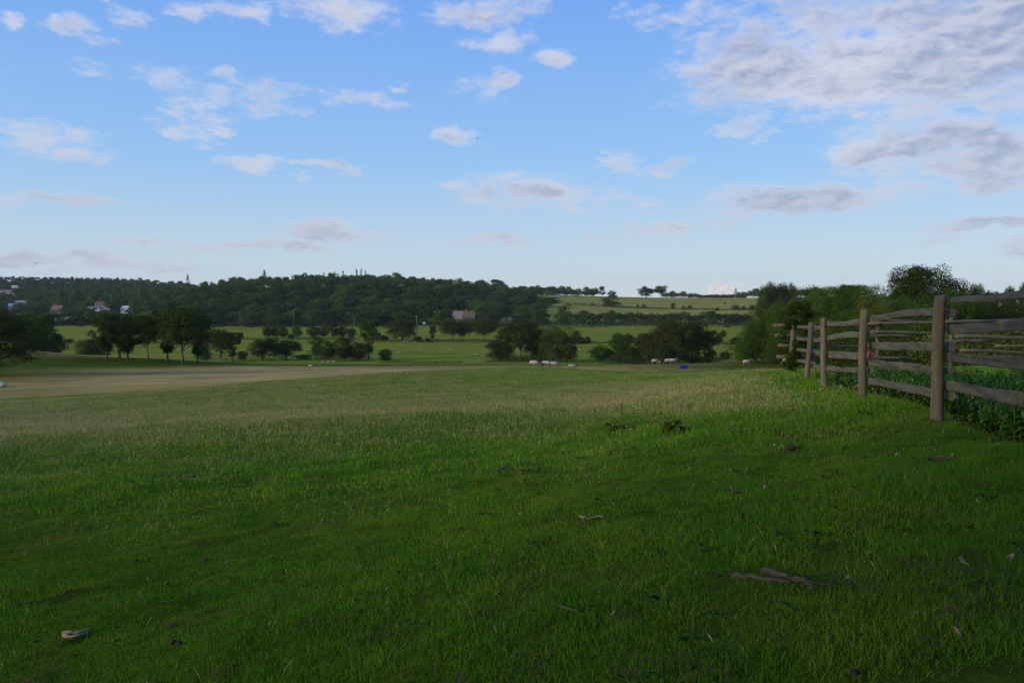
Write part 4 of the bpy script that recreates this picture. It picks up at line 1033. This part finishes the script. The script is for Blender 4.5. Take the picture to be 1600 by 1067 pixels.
def D_for(px, py, lo=240, hi=640):
    best = None
    for D in np.arange(lo, hi, 2.0):
        g = G(px, D); d = abs(proj(np.array(g.x), np.array(D), np.array(g.z))[1] - py)
        if best is None or d < best[0]: best = (d, D)
    return best[1]
for px, py in [(625,552),(627.5,564.5),(627,531),(631,535),(636,535),(648.7,535),(660,543),(655.6,547),(669,524),(685,523),(741,556),(744,554),(754.5,557),(757,556),(752.5,541),
               (767,538),(771,538),(932,535),(952.5,549),(554,532.5),(470.6,540),(336.6,547),(392,530),(478,549),(504,567),(513,567),(521,567),(523.5,566),(690,527),(702,548),(610,542),(905,548),(600,556)]:
    sheep(px, D_for(px, py), fs_.choice(['graze', 'graze', 'lie', 'up']), fs_.choice([0, 180, 10, 190, 60]), 'tiny white sheep far off on the green valley meadow', SG, 1.0)
sheep(978, 905, 'graze', 0, 'lone white sheep on the upper field, right of its largest bush', k=1.5)
# white tank by the garden hedge
g = G(663, 640); mb = MB(); mb.tube([(-.9, 0, .9), (.9, 0, .9)], [.85, .85], 16); mb.box((-.5, 0, .2), (.2, 1.2, .5)); mb.box((.5, 0, .2), (.2, 1.2, .5)); mb.tube([(0, 0, 1.7), (0, 0, 1.9)], [.2, .2], 10)
tag(link('water_tank', mb.mesh('water_tank', m_white, False), loc=g + Vector((0, 0, 2.0))), 'small white tank in front of the garden hedge', 'tank')

# ------------------------------------------------------------------ blue trough
m_bt, t, b = mat('blue_plastic', .45, .4); b.inputs['Base Color'].default_value = (.015, .032, .27, 1)
g = G(1068, 90); e = empty('feed_trough', g, .12); tag(e, 'bright blue plastic feed trough on the green grass by the crest', 'trough')
mb = MB(); W2, H2, th2 = .40, .42, .03
def ringr(w_, d_, z_): return [(-w_, -d_, z_), (w_, -d_, z_), (w_, d_, z_), (-w_, d_, z_)]
v = ringr(.36, .26, 0) + ringr(.42, .32, .42) + ringr(.39, .29, .42) + ringr(.33, .23, .05)
f = [(3, 2, 1, 0)] + [(a + q, a + (q + 1) % 4, a + 4 + (q + 1) % 4, a + 4 + q) for a in (0, 4, 8) for q in range(4)] + [(12, 13, 14, 15)]
mb.add(v, f); link('tub', mb.mesh('tub', m_bt), parent=e)
mb = MB()
for s in (-1, 1): mb.box((0, s * .335, .425), (.90, .05, .035)); mb.box((s * .435, 0, .425), (.05, .62, .035))
link('rim', mb.mesh('rim', m_bt), parent=e)

# weathered log at the left edge
m_log = woodmat('grey_log', (.26, .27, .27), (.48, .49, .50), (.2, .22, .14), (1.5, 14, 14))
g = G(-1, 98); mb = MB(); pts = [(-1.6, 0, .32), (-.7, .05, .36), (0, 0, .36), (.55, -.05, .30), (.75, -.1, .26)]
mb.tube(pts, [.34, .36, .34, .27, .18], 12, rnd=rnd, jit=.06); mb.tube([(-.4, 0, .5), (-.6, -.1, .85), (-.9, -.1, 1.0)], [.12, .09, .05], 7); mb.tube([(.1, 0, .4), (.3, -.3, .15), (.4, -.5, .05)], [.1, .08, .06], 7)
tag(link('log', mb.mesh('log', m_log, True), loc=g), 'pale grey weathered log lying in the grass at the left edge', 'log')

# birds
m_bird = pm('bird_feathers', (.04, .04, .045))
for px, py, D, h_ in ((57, 411, 140, .3), (947, 243, 90, 1.2), (746, 217, 120, 2.2), (1063, 432, 150, .8)):
    mb = MB(); mb.tube([(-.14, 0, 0), (-.05, 0, .01), (.05, 0, .015), (.12, 0, .02), (.16, 0, .015)], [.012, .035, .04, .025, .006], 7)
    wz = .10 if px != 947 else .04
    for s in (-1, 1):
        mb.add([(.06, s * .02, .02), (-.05, s * .02, .02), (-.03, s * .20, wz), (.05, s * .20, wz + .01), (-.08, s * .38, wz * .7), (.06, s * .02, .03), (-.05, s * .02, .03), (-.03, s * .20, wz + .008), (.05, s * .20, wz + .018)],
               [(0, 1, 2, 3), (3, 2, 4), (5, 8, 7, 6), (8, 4, 7)])
    mb.add([(-.13, 0, 0), (-.24, .05, .0), (-.24, -.05, .0), (-.13, 0, .01)], [(0, 1, 2), (3, 2, 1)])
    o = link('bird', mb.mesh('bird', m_bird), loc=P(px, py, D)); o.rotation_euler = (0, 0, h_)
    tag(o, {57: 'dark bird low over the skyline at the far left', 947: 'tiny bird high above the right clouds', 746: 'tiny bird beside the small pink cloud', 1063: 'tiny bird low over the ridge at the right'}[px], 'bird')

# ------------------------------------------------------------------ sticks and litter on the grass
m_stick = woodmat('dead_stick', (.05, .040, .030), (.13, .105, .08), (.08, .09, .03), (20, 20, 20))
m_pale = woodmat('pale_deadwood', (.13, .10, .06), (.30, .23, .145), (.2, .17, .1), (9, 9, 9))
m_dung = pm('dry_dung', (.040, .029, .014), .95, .5, 60)
m_darkw = pm('dark_twig', (.035, .028, .022), .9, .3, 20)
def Dg(px, py):
    lo, hi = 2.0, 40.0
    for _ in range(40):
        m_ = (lo + hi) / 2; g = G(px, m_); yy = float(proj(np.array(g.x), np.array(m_), np.array(g.z))[1])
        if yy > py: lo = m_
        else: hi = m_
    return lo
def gp_(px, py): 
    return G(px, Dg(px, py))
def branch(name, paths, m, label, cat, lift=.035):
    """paths: list of (list of photo points on the grass, radius, lift)"""
    g0 = gp_(*paths[0][0][0]); mb = MB(); rn = random.Random(len(label))
    for pts, r_, lf in paths:
        q = []
        for i in range(len(pts) - 1):
            a, c = gp_(*pts[i]), gp_(*pts[i + 1]); n = 3
            for k in range(n): p = a.lerp(c, k / n); q.append(p)
        q.append(gp_(*pts[-1]))
        q = [Vector((p.x + rn.uniform(-.006, .006), p.y + rn.uniform(-.006, .006), h1(p.x, p.y) + lf * .6 + rn.uniform(-.003, .006))) - g0 for p in q]
        mb.tube(q, [r_ * .68 * (1 - .55 * i / len(q)) * rn.uniform(.9, 1.1) for i in range(len(q))], 7, rnd=rn, jit=.08)
    return tag(link(name, mb.mesh(name, m, True), loc=g0), label, cat)
branch('fallen_branch', [([(1147, 914), (1180, 914), (1215, 920), (1240, 921)], .017, .06), ([(1196, 903), (1215, 908), (1240, 915), (1262, 922), (1282, 934)], .021, .06), ([(1240, 925), (1275, 929), (1310, 931)], .005, .08), ([(1305, 931), (1312, 923), (1324, 918)], .004, .09), ([(1306, 930), (1304, 940)], .004, .08), ([(1262, 922), (1272, 924)], .024, .06)], m_stick, 'grey forked fallen branch lying in the lower right grass', 'branch')
branch('pale_deadwood', [([(84, 999), (95, 997), (110, 996), (128, 991)], .026, .05), ([(86, 999), (98, 1001), (112, 999), (126, 994)], .018, .04)], m_pale, 'chunky pale piece of deadwood in the lower left grass', 'deadwood')
branch('dark_branch', [([(2, 952), (25, 950), (50, 947), (75, 940), (100, 937)], .007, .055), ([(88, 936), (105, 930), (130, 927), (158, 927), (163, 922)], .006, .06)], m_darkw, 'thin dark crooked branch in the grass at the lower left', 'branch')
branch('dark_branch', [([(300, 749), (275, 748), (255, 747), (240, 742)], .020, .07), ([(300, 749), (292, 741), (293, 733)], .012, .09), ([(275, 748), (268, 738)], .012, .09), ([(255, 747), (200, 741), (160, 736), (118, 737)], .010, .05), ([(225, 764), (190, 757), (165, 746), (140, 735)], .009, .05), ([(400, 758), (370, 764), (330, 770)], .009, .05)], m_darkw, 'tangle of dark fallen branches in the grass at the middle left', 'branch')
branch('dark_branch', [([(778, 742), (786, 738), (815, 739), (842, 740)], .014, .06), ([(786, 738), (790, 733)], .01, .08), ([(842, 740), (847, 738)], .01, .08)], m_darkw, 'short dark stick with curled ends in the centre grass', 'stick')
branch('grey_stick', [([(1008, 657), (1035, 660), (1062, 662), (1095, 663), (1103, 662)], .022, .07), ([(1030, 659), (1050, 656)], .012, .09)], m_stick, 'long grey stick below the pale grass patch', 'stick')
branch('grey_stick', [([(872, 958), (888, 962), (905, 967)], .010, .055)], m_stick, 'short grey stick in the lower centre grass', 'stick')
branch('grey_stick', [([(1462, 721), (1480, 722), (1494, 725)], .014, .06), ([(1470, 723), (1482, 727)], .009, .06)], m_stick, 'broken grey twigs in the grass below the nearest post', 'stick')
branch('grey_stick', [([(1488, 963), (1505, 967), (1515, 972)], .006, .06)], m_stick, 'thin twig in the grass at the lower right', 'stick')
branch('grey_stick', [([(1508, 886), (1514, 893), (1521, 900)], .008, .07)], m_pale, 'small pale stick at the right in the grass', 'stick')
branch('grey_stick', [([(905, 814), (918, 818), (935, 815), (944, 816)], .012, .06), ([(912, 823), (918, 816)], .009, .07)], m_pale, 'pale forked twig on a bare patch in the centre right', 'stick')
branch('grey_stick', [([(226, 816), (236, 813), (247, 810)], .006, .06)], m_pale, 'thin pale straw-like twig at the middle left', 'stick')
def lump(px, py, s, m, label, name='dung', cat='dung', group=None, hz=.5):
    g = gp_(px, py); rn = random.Random(px * 3 + py); bm = bmesh.new()
    for q in range(rn.randint(3, 6)):
        r_ = s * rn.uniform(.35, .7); M_ = Matrix.Translation((rn.uniform(-s, s) * .7, rn.uniform(-s, s) * .5, r_ * .5)) @ Matrix.Diagonal((1, 1, hz, 1))
        bmesh.ops.create_icosphere(bm, subdivisions=3, radius=r_, matrix=M_)
    for v in bm.verts: v.co += v.normal * s * .3 * (float(vn(v.co.x * 30 / s * .06 + 9, v.co.y * 30 / s * .06 + v.co.z * 20)) - .4)
    me = bpy.data.meshes.new(name); bm.to_mesh(me); bm.free()
    return tag(link(name, me, m, loc=g + Vector((0, 0, .012))), label, cat, group)
for i, (px, py, s) in enumerate([(687, 852, .03), (737, 857, .038), (1160, 774, .055), (962, 695, .085), (1238, 704, .11), (1322, 702, .05), (1152, 679, .07), (1147, 676, .05), (222, 791, .045),
                              (312, 878, .045), (258, 982, .040), (265, 1010, .05), (1037, 868, .035), (207, 879, .04), (290, 935, .03), (1225, 840, .05), (1547, 780, .06), (423, 822, .05), (104, 790, .06), (380, 756, .06),
                              (860, 640, .09), (454, 752, .06), (640, 842, .025), (102, 1028, .02), (1130, 905, .02), (350, 1045, .03), (1352, 1060, .03)]):
    lump(px, py, s * .68, m_dung, 'dark crumbling clump of dung sunk in the grass', group='dung clumps in the grass')
m_feather = pm('pale_leaf', (.22, .20, .15))
def flake(px, py, s):
    g = gp_(px, py); rn = random.Random(px); a = rn.uniform(0, 3.1); mb = MB(); n = 6; v = []
    for i in range(n + 1):
        f = i / n - .5; w_ = s * .28 * math.cos(f * 2.9); x, y = f * s * math.cos(a), f * s * math.sin(a); z = .02 * math.cos(f * 3)
        v += [(x - w_ * math.sin(a), y + w_ * math.cos(a), z), (x, y, z + .012), (x + w_ * math.sin(a), y - w_ * math.cos(a), z), (x, y, z - .006)]
    mb.add(v, [(i * 4 + q, i * 4 + (q + 1) % 4, i * 4 + 4 + (q + 1) % 4, i * 4 + 4 + q) for i in range(n) for q in range(4)])
    o = link('dead_leaf', mb.mesh('dead_leaf', m_feather), loc=g + Vector((0, 0, .06))); o.rotation_euler = (rn.uniform(-.6, .6), rn.uniform(-.6, .6), 0)
    tag(o, 'small pale curled dead leaf caught in the grass', 'dead leaf', 'pale dead leaves scattered in the grass')
for px, py, s in [(30, 878, .05), (76, 873, .05), (601, 940, .04), (812, 818, .05), (1335, 930, .045), (878, 711, .12), (1214, 706, .08), (1406, 725, .09), (1200, 777, .06), (958, 985, .035), (1513, 1024, .045),
                  (345, 893, .03), (700, 890, .03), (1145, 748, .06), (1537, 804, .05), (424, 993, .035), (1585, 897, .04), (775, 1010, .03), (1490, 725, .05), (1120, 1030, .03), (745, 745, .06), (1335, 612, .08)]:
    flake(px, py, s * .45)
# thistle with a stalk
g = gp_(972, 674); rs = np.random.RandomState(2)
e = empty('thistle', g); tag(e, 'dark leafy thistle with one tall pale stalk below the pale grass patch', 'thistle')
cc = [(rs.uniform(-.26, .26), rs.uniform(-.2, .2), rs.uniform(.03, .07)) for _ in range(30)]
v, f = leaves(rs, cc, np.full(30, .06), 1500, .03, low=.2); link('leaf', npmesh('leaf', v, f, mat=M_mid), parent=e)
mb = MB(); mb.tube([(0, 0, 0), (.01, 0, .25), (0, 0, .5)], [.008, .006, .012], 6); link('stalk', mb.mesh('stalk', M_light), parent=e)
g = gp_(1053, 683); e = foliage('weed', [(rs.uniform(-.12, .12), rs.uniform(-.1, .1), rs.uniform(.05, .2)) for _ in range(12)], np.full(12, .06), 500, .025, M_mid, g, 'small leafy weed right of the dark thistle', 'weed', low=.2)

# ------------------------------------------------------------------ grass, stalks and nettles (ground cover)
gcol = bpy.data.collections.new('prototypes')       # not linked to the scene: instance sources only
def blade_proto(name, n, rad, h, wd, lean, m, seed, heads=False):
    rs = np.random.RandomState(seed); vs, fs = [], []
    for i in range(n):
        a = rs.uniform(0, 6.28); q = rad * math.sqrt(rs.rand()); x, y = q * math.cos(a), q * math.sin(a)
        hh = h * rs.uniform(.45, 1.15); la = rs.uniform(0, 6.28); le = hh * lean * rs.uniform(.2, 1.6); ww = wd * rs.uniform(.6, 1.3)
        fa = rs.uniform(0, 3.14); sx_, sy_ = math.cos(fa) * ww, math.sin(fa) * ww; dx, dy = math.cos(la), math.sin(la)
        lv = [(0, 0, 1), (.45, .25, .85), (.8, .62, .55)] if not heads else [(0, 0, .35), (.5, .2, .3), (.72, .45, .3), (.8, .55, 1.9), (.92, .8, 1.6)]
        b0 = len(vs)
        for (t_, l_, w_) in lv:
            vs.append((x + dx * le * l_ - sx_ * w_, y + dy * le * l_ - sy_ * w_, hh * t_)); vs.append((x + dx * le * l_ + sx_ * w_, y + dy * le * l_ + sy_ * w_, hh * t_))
        tip = (x + dx * le, y + dy * le, hh * (1 if heads else .93)); vs.append(tip); vs.append((tip[0] + sx_ * .1, tip[1] + sy_ * .1, tip[2]))
        k = len(lv)
        for j in range(k): fs.append((b0 + 2 * j, b0 + 2 * j + 1, b0 + 2 * j + 3, b0 + 2 * j + 2))
    me = npmesh(name, vs, fs, mat=m); o = bpy.data.objects.new(name, me); gcol.objects.link(o); return o
def grassmat(name, stops, tipc, dry=(.13, .11, .045), dryamt=.35, patch=1.2):
    m, t, b = mat(name, .75, .04)
    g = N(t, 'ShaderNodeNewGeometry'); n = NOISE(t, g.outputs['Position'], patch, 4, .6); n2 = NOISE(t, g.outputs['Position'], patch * .22, 4, .6)
    base = RAMP(t, M(t, 'ADD', M(t, 'MULTIPLY', n, .6), M(t, 'MULTIPLY', n2, .4)), [(.36, stops[0]), (.5, stops[1]), (.64, stops[2])])
    ri = g.outputs['Random Per Island']
    base = MIX(t, SMOOTH(t, ri, 1 - dryamt, 1.0, 0, .8), base, dry)
    base = MIX(t, SMOOTH(t, NOISE(t, g.outputs['Position'], patch * 2.3, 5, .7), .54, .68, 0, .65), base, (.095, .075, .025))
    L(t, base, b.inputs['Base Color'])
    tr = N(t, 'ShaderNodeBsdfTranslucent'); L(t, base, tr.inputs[0]); mx = N(t, 'ShaderNodeMixShader'); mx.inputs[0].default_value = .3
    L(t, b.outputs[0], mx.inputs[1]); L(t, tr.outputs[0], mx.inputs[2]); L(t, mx.outputs[0], t.nodes['Material Output'].inputs[0]); return m
m_gr = grassmat('grass_blades', [(.048, .185, .007), (.088, .255, .011), (.175, .295, .017)], None)
m_str = grassmat('seed_stalks', [(.27, .27, .095), (.34, .315, .12), (.41, .36, .16)], None, dry=(.52, .42, .24), dryamt=.4)
def scatter(name, pts, scl, protos, label, seed):
    rs = np.random.RandomState(seed); me = bpy.data.meshes.new(name); me.vertices.add(len(pts)); me.vertices.foreach_set('co', np.asarray(pts, np.float32).ravel())
    for nm, ar in (('rz', rs.uniform(0, 6.28, len(pts))), ('sc', scl)):
        at = me.attributes.new(nm, 'FLOAT', 'POINT'); at.data.foreach_set('value', np.asarray(ar, np.float32))
    at = me.attributes.new('pk', 'INT', 'POINT'); at.data.foreach_set('value', rs.randint(0, len(protos), len(pts)).astype(np.int32))
    o = link(name, me); c_ = bpy.data.collections.new(name + '_sources')
    for p in protos: c_.objects.link(p)
    ng = bpy.data.node_groups.new(name, 'GeometryNodeTree'); ng.interface.new_socket('Geometry', in_out='INPUT', socket_type='NodeSocketGeometry'); ng.interface.new_socket('Geometry', in_out='OUTPUT', socket_type='NodeSocketGeometry')
    gi = ng.nodes.new('NodeGroupInput'); go = ng.nodes.new('NodeGroupOutput'); ip = ng.nodes.new('GeometryNodeInstanceOnPoints'); ci = ng.nodes.new('GeometryNodeCollectionInfo')
    ci.inputs['Collection'].default_value = c_; ci.inputs['Separate Children'].default_value = True; ci.inputs['Reset Children'].default_value = True
    ng.links.new(gi.outputs[0], ip.inputs['Points']); ng.links.new(ci.outputs[0], ip.inputs['Instance']); ip.inputs['Pick Instance'].default_value = True
    def att(nm, ty):
        a = ng.nodes.new('GeometryNodeInputNamedAttribute'); a.data_type = ty; a.inputs['Name'].default_value = nm; return a.outputs['Attribute']
    ng.links.new(att('pk', 'INT'), ip.inputs['Instance Index']); ng.links.new(att('sc', 'FLOAT'), ip.inputs['Scale'])
    cx = ng.nodes.new('ShaderNodeCombineXYZ'); ng.links.new(att('rz', 'FLOAT'), cx.inputs[2])
    er = ng.nodes.new('FunctionNodeEulerToRotation'); ng.links.new(cx.outputs[0], er.inputs[0]); ng.links.new(er.outputs[0], ip.inputs['Rotation'])
    ng.links.new(ip.outputs[0], go.inputs[0])
    md = o.modifiers.new('scatter', 'NODES'); md.node_group = ng
    tag(o, label, kind='stuff'); return o
rs = np.random.RandomState(21)
gp0 = [blade_proto('tuft%d' % i, 60, .11, (.017, .023, .029, .018, .036)[i], .0012, (.5, .7, .9, .5, .4)[i], m_gr, 40 + i) for i in range(5)]
gp1 = [blade_proto('clump%d' % i, 60, .22, (.036, .045, .056)[i], .0030, .6, m_gr, 60 + i) for i in range(3)]
def sector(n, y0, y1, pw, ul=-.78, ur=.78):
    t_ = rs.rand(n); e_ = pw; y = (y0 ** e_ + (y1 ** e_ - y0 ** e_) * t_) ** (1 / e_)
    return rs.uniform(ul, ur, n) * (y + 1.0), y
x, y = sector(48000, 2.2, 13, 1.35); kk = rs.rand(len(x)) < .22 + .78 * sst(.33, .52, fbm(x * 2.4 + 3, y * 2.4, 4)); x, y = x[kk], y[kk]
s_ = rs.uniform(.75, 1.3, len(x)) * (1 + .55 * (fbm(x * .9, y * .9, 3) - .5) * 2)
scatter('grass', np.stack([x, y, H(x, y) - .004], 1), s_, gp0, 'short green grazed grass of the foreground', 1)
x, y = sector(70000, 9, 75, 1.15); st = straw(x, y); s_ = rs.uniform(.8, 1.5, len(x)) * (.8 + y / 45) 
scatter('rough_grass', np.stack([x, y, H(x, y) - .01], 1), s_, gp1, 'green grass of the middle field', 2)
sp0 = [blade_proto('stalk%d' % i, 8, .30, (.11, .15, .09, .19)[i], .0009, .4, m_str, 80 + i, True) for i in range(4)]
sp1 = [blade_proto('stalks%d' % i, 26, .6, (.14, .18, .13)[i], .0024, .30, m_str, 90 + i, True) for i in range(3)]
x, y = sector(60000, 6.5, 28, 1.3); st = straw(x, y); kk = rs.rand(len(x)) < st * .75 + .06 * (y > 7); x, y = x[kk], y[kk]
scatter('seed_grass', np.stack([x, y, H(x, y) - .01], 1), rs.uniform(.7, 1.15, len(x)), sp0, 'tall pale seeding grass standing in drifts', 3)
x, y = sector(120000, 11, 95, 1.05); st = straw(x, y); kk = rs.rand(len(x)) < (st * 1.1 + .03) * sst(9, 26, y); x, y = x[kk], y[kk]
scatter('pale_seed_grass', np.stack([x, y, H(x, y) - .01], 1), rs.uniform(.7, 1.15, len(x)), sp1, 'pale seeding grass towards the crest', 4)
# a few tall stems close to the camera
x, y = sector(420, 3.0, 8.5, 1.2); spn = [blade_proto('stem%d' % i, 2, .06, (.12, .17, .10)[i], .0011, .4, m_str, 120 + i, True) for i in range(3)]
scatter('grass_stems', np.stack([x, y, H(x, y) - .01], 1), rs.uniform(.6, 1.1, len(x)), spn, 'single pale grass stems in the foreground', 6)
m_net = leafmat('nettle_leaves', (.075, .18, .014), (.10, .22, .022), (.15, .26, .04), .5)
# broad-leaved weeds, clover and dead thatch in the turf
def rosette(i):
    rs2 = np.random.RandomState(300 + i); vs, fs = [], []
    for q in range(rs2.randint(5, 11)):
        a = rs2.uniform(0, 6.28); r0 = rs2.uniform(0, .05) if i > 1 else .01; lf = rs2.uniform(.016, .036) * (1 if i < 2 else .5); dx, dy = math.cos(a), math.sin(a); cx_, cy_ = r0 * math.cos(a * 3), r0 * math.sin(a * 3); z0_ = rs2.uniform(.015, .035); b0 = len(vs)
        vs += [(cx_, cy_, z0_), (cx_ + dx * lf * .5 - dy * lf * .3, cy_ + dy * lf * .5 + dx * lf * .3, z0_ + lf * .3), (cx_ + dx * lf, cy_ + dy * lf, z0_ + lf * .12), (cx_ + dx * lf * .5 + dy * lf * .3, cy_ + dy * lf * .5 - dx * lf * .3, z0_ + lf * .3)]
        fs.append((b0, b0 + 1, b0 + 2, b0 + 3))
    o = bpy.data.objects.new('rosette%d' % i, npmesh('rosette', vs, fs, mat=m_net)); gcol.objects.link(o); return o
x, y = sector(6000, 2.3, 22, 1.2); kk = rs.rand(len(x)) < sst(.5, .68, fbm(x * 1.3 + 31, y * 1.3, 3)) * .5 + .05; x, y = x[kk], y[kk]
scatter('turf_weeds', np.stack([x, y, H(x, y) + .004], 1), rs.uniform(.7, 1.5, len(x)), [rosette(i) for i in range(4)], 'small broad-leaved weeds and clover among the grass', 7)
m_thatch = pm('dead_thatch', (.115, .085, .035), .95, .5, 30); m_thatch.node_tree.nodes['Principled BSDF'].inputs['Specular IOR Level'].default_value = 0
def thatch(i):
    rs2 = np.random.RandomState(400 + i); vs, fs = [], []
    for q in range(16):
        a = rs2.uniform(0, 6.28); cx_, cy_ = rs2.normal(0, .05, 2); ln = rs2.uniform(.02, .06); w_ = .0012; z0_ = rs2.uniform(.012, .045); z1_ = z0_ + rs2.uniform(-.01, .015); dx, dy = math.cos(a), math.sin(a); b0 = len(vs)
        vs += [(cx_ - dy * w_, cy_ + dx * w_, z0_), (cx_ + dy * w_, cy_ - dx * w_, z0_), (cx_ + dx * ln + dy * w_, cy_ + dy * ln - dx * w_, z1_), (cx_ + dx * ln - dy * w_, cy_ + dy * ln + dx * w_, z1_)]; fs.append((b0, b0 + 1, b0 + 2, b0 + 3))
    o = bpy.data.objects.new('thatch%d' % i, npmesh('thatch', vs, fs, mat=m_thatch)); gcol.objects.link(o); return o
x, y = sector(9000, 2.3, 24, 1.2); kk = rs.rand(len(x)) < sst(.55, .68, fbm(x * 1.7 + 51, y * 1.7, 4)) * .7 + .06; x, y = x[kk], y[kk]
scatter('dead_thatch', np.stack([x, y, H(x, y)], 1), rs.uniform(.8, 1.8, len(x)), [thatch(i) for i in range(4)], 'dry brown thatch lying in the turf', 8)
# nettles behind the boards
def nettle(i):
    rs2 = np.random.RandomState(200 + i); vs, fs = [], []; h = .33
    for st_ in range(3):
        bx_, by_ = rs2.uniform(-.1, .1, 2); lx, ly = rs2.uniform(-.08, .08, 2); hh = h * rs2.uniform(.7, 1.1)
        b0 = len(vs); vs += [(bx_ - .003, by_, 0), (bx_ + .003, by_, 0), (bx_ + lx + .003, by_ + ly, hh), (bx_ + lx - .003, by_ + ly, hh)]; fs.append((b0, b0 + 1, b0 + 2, b0 + 3))
        for k in range(8):
            z = hh * (.25 + .75 * k / 7); lf = .085 * (1.15 - .6 * k / 7)
            for q in range(3):
                a = k * 1.57 + q * 2.1 + rs2.uniform(-.4, .4); c0 = (bx_ + lx * z / hh, by_ + ly * z / hh, z); dx, dy = math.cos(a), math.sin(a); b0 = len(vs)
                vs += [c0, (c0[0] + dx * lf * .45 - dy * lf * .28, c0[1] + dy * lf * .45 + dx * lf * .28, z + .012), (c0[0] + dx * lf, c0[1] + dy * lf, z - .02), (c0[0] + dx * lf * .45 + dy * lf * .28, c0[1] + dy * lf * .45 - dx * lf * .28, z + .012)]
                fs.append((b0, b0 + 1, b0 + 2, b0 + 3))
    o = bpy.data.objects.new('nettle%d' % i, npmesh('nettle', vs, fs, mat=m_net)); gcol.objects.link(o); return o
npz = [nettle(i) for i in range(4)]
n = 9000; y = rs.uniform(5.5, 23, n); off = rs.uniform(.25, 12, n)
bx = FL0[0] + (y - FL0[1]) * fdx / fdy; x = bx + off
dn = sst(.42, .56, fbm(x * .5 + 2, y * .5, 3)) * (off < 9) * (1 - sst(12, 17, y)) + .45 * (off < 2.0) * (1 - sst(17, 22, y)) * (fbm(x, y, 2) > .40)
kk = rs.rand(n) < dn; x, y = x[kk], y[kk]
scatter('nettles', np.stack([x, y, H(x, y) - .01], 1), rs.uniform(.5, 1.5, len(x)) * (.75 + .5 * fbm(x * .8, y * .8, 2)), npz, 'bed of leafy green nettles behind the board fence', 5)

# oaks added out of view behind the camera, to shade the foreground
for x, y, h, wd, lab in ((-10.0, -7.5, 15, 14, 'large unseen oak added for shade behind the viewpoint, on the left'), (.5, -8.8, 16, 16, 'large unseen oak added for shade directly behind the viewpoint'), (9.0, -8.5, 15, 15, 'large unseen oak added for shade behind the viewpoint, on the right')):
    tree(Vector((x, y, h1(x, y) - .1)), h, wd, 'oak', 'mid', M_oak, lab, name='shade_oak', group=None)
# thin evening air
hz = MB(); hz.box((0, 1400, 15), (5200, 5200, 190)); hm = bpy.data.materials.new('haze'); hm.use_nodes = True; t = hm.node_tree; t.nodes.clear()
pv = t.nodes.new('ShaderNodeVolumePrincipled'); pv.inputs['Color'].default_value = (.75, .85, 1, 1); pv.inputs['Density'].default_value = .000045
ho = t.nodes.new('ShaderNodeOutputMaterial'); t.links.new(pv.outputs[0], ho.inputs['Volume'])
tag(link('haze', hz.mesh('haze', hm)), 'thin bluish evening haze over the valley', kind='stuff')
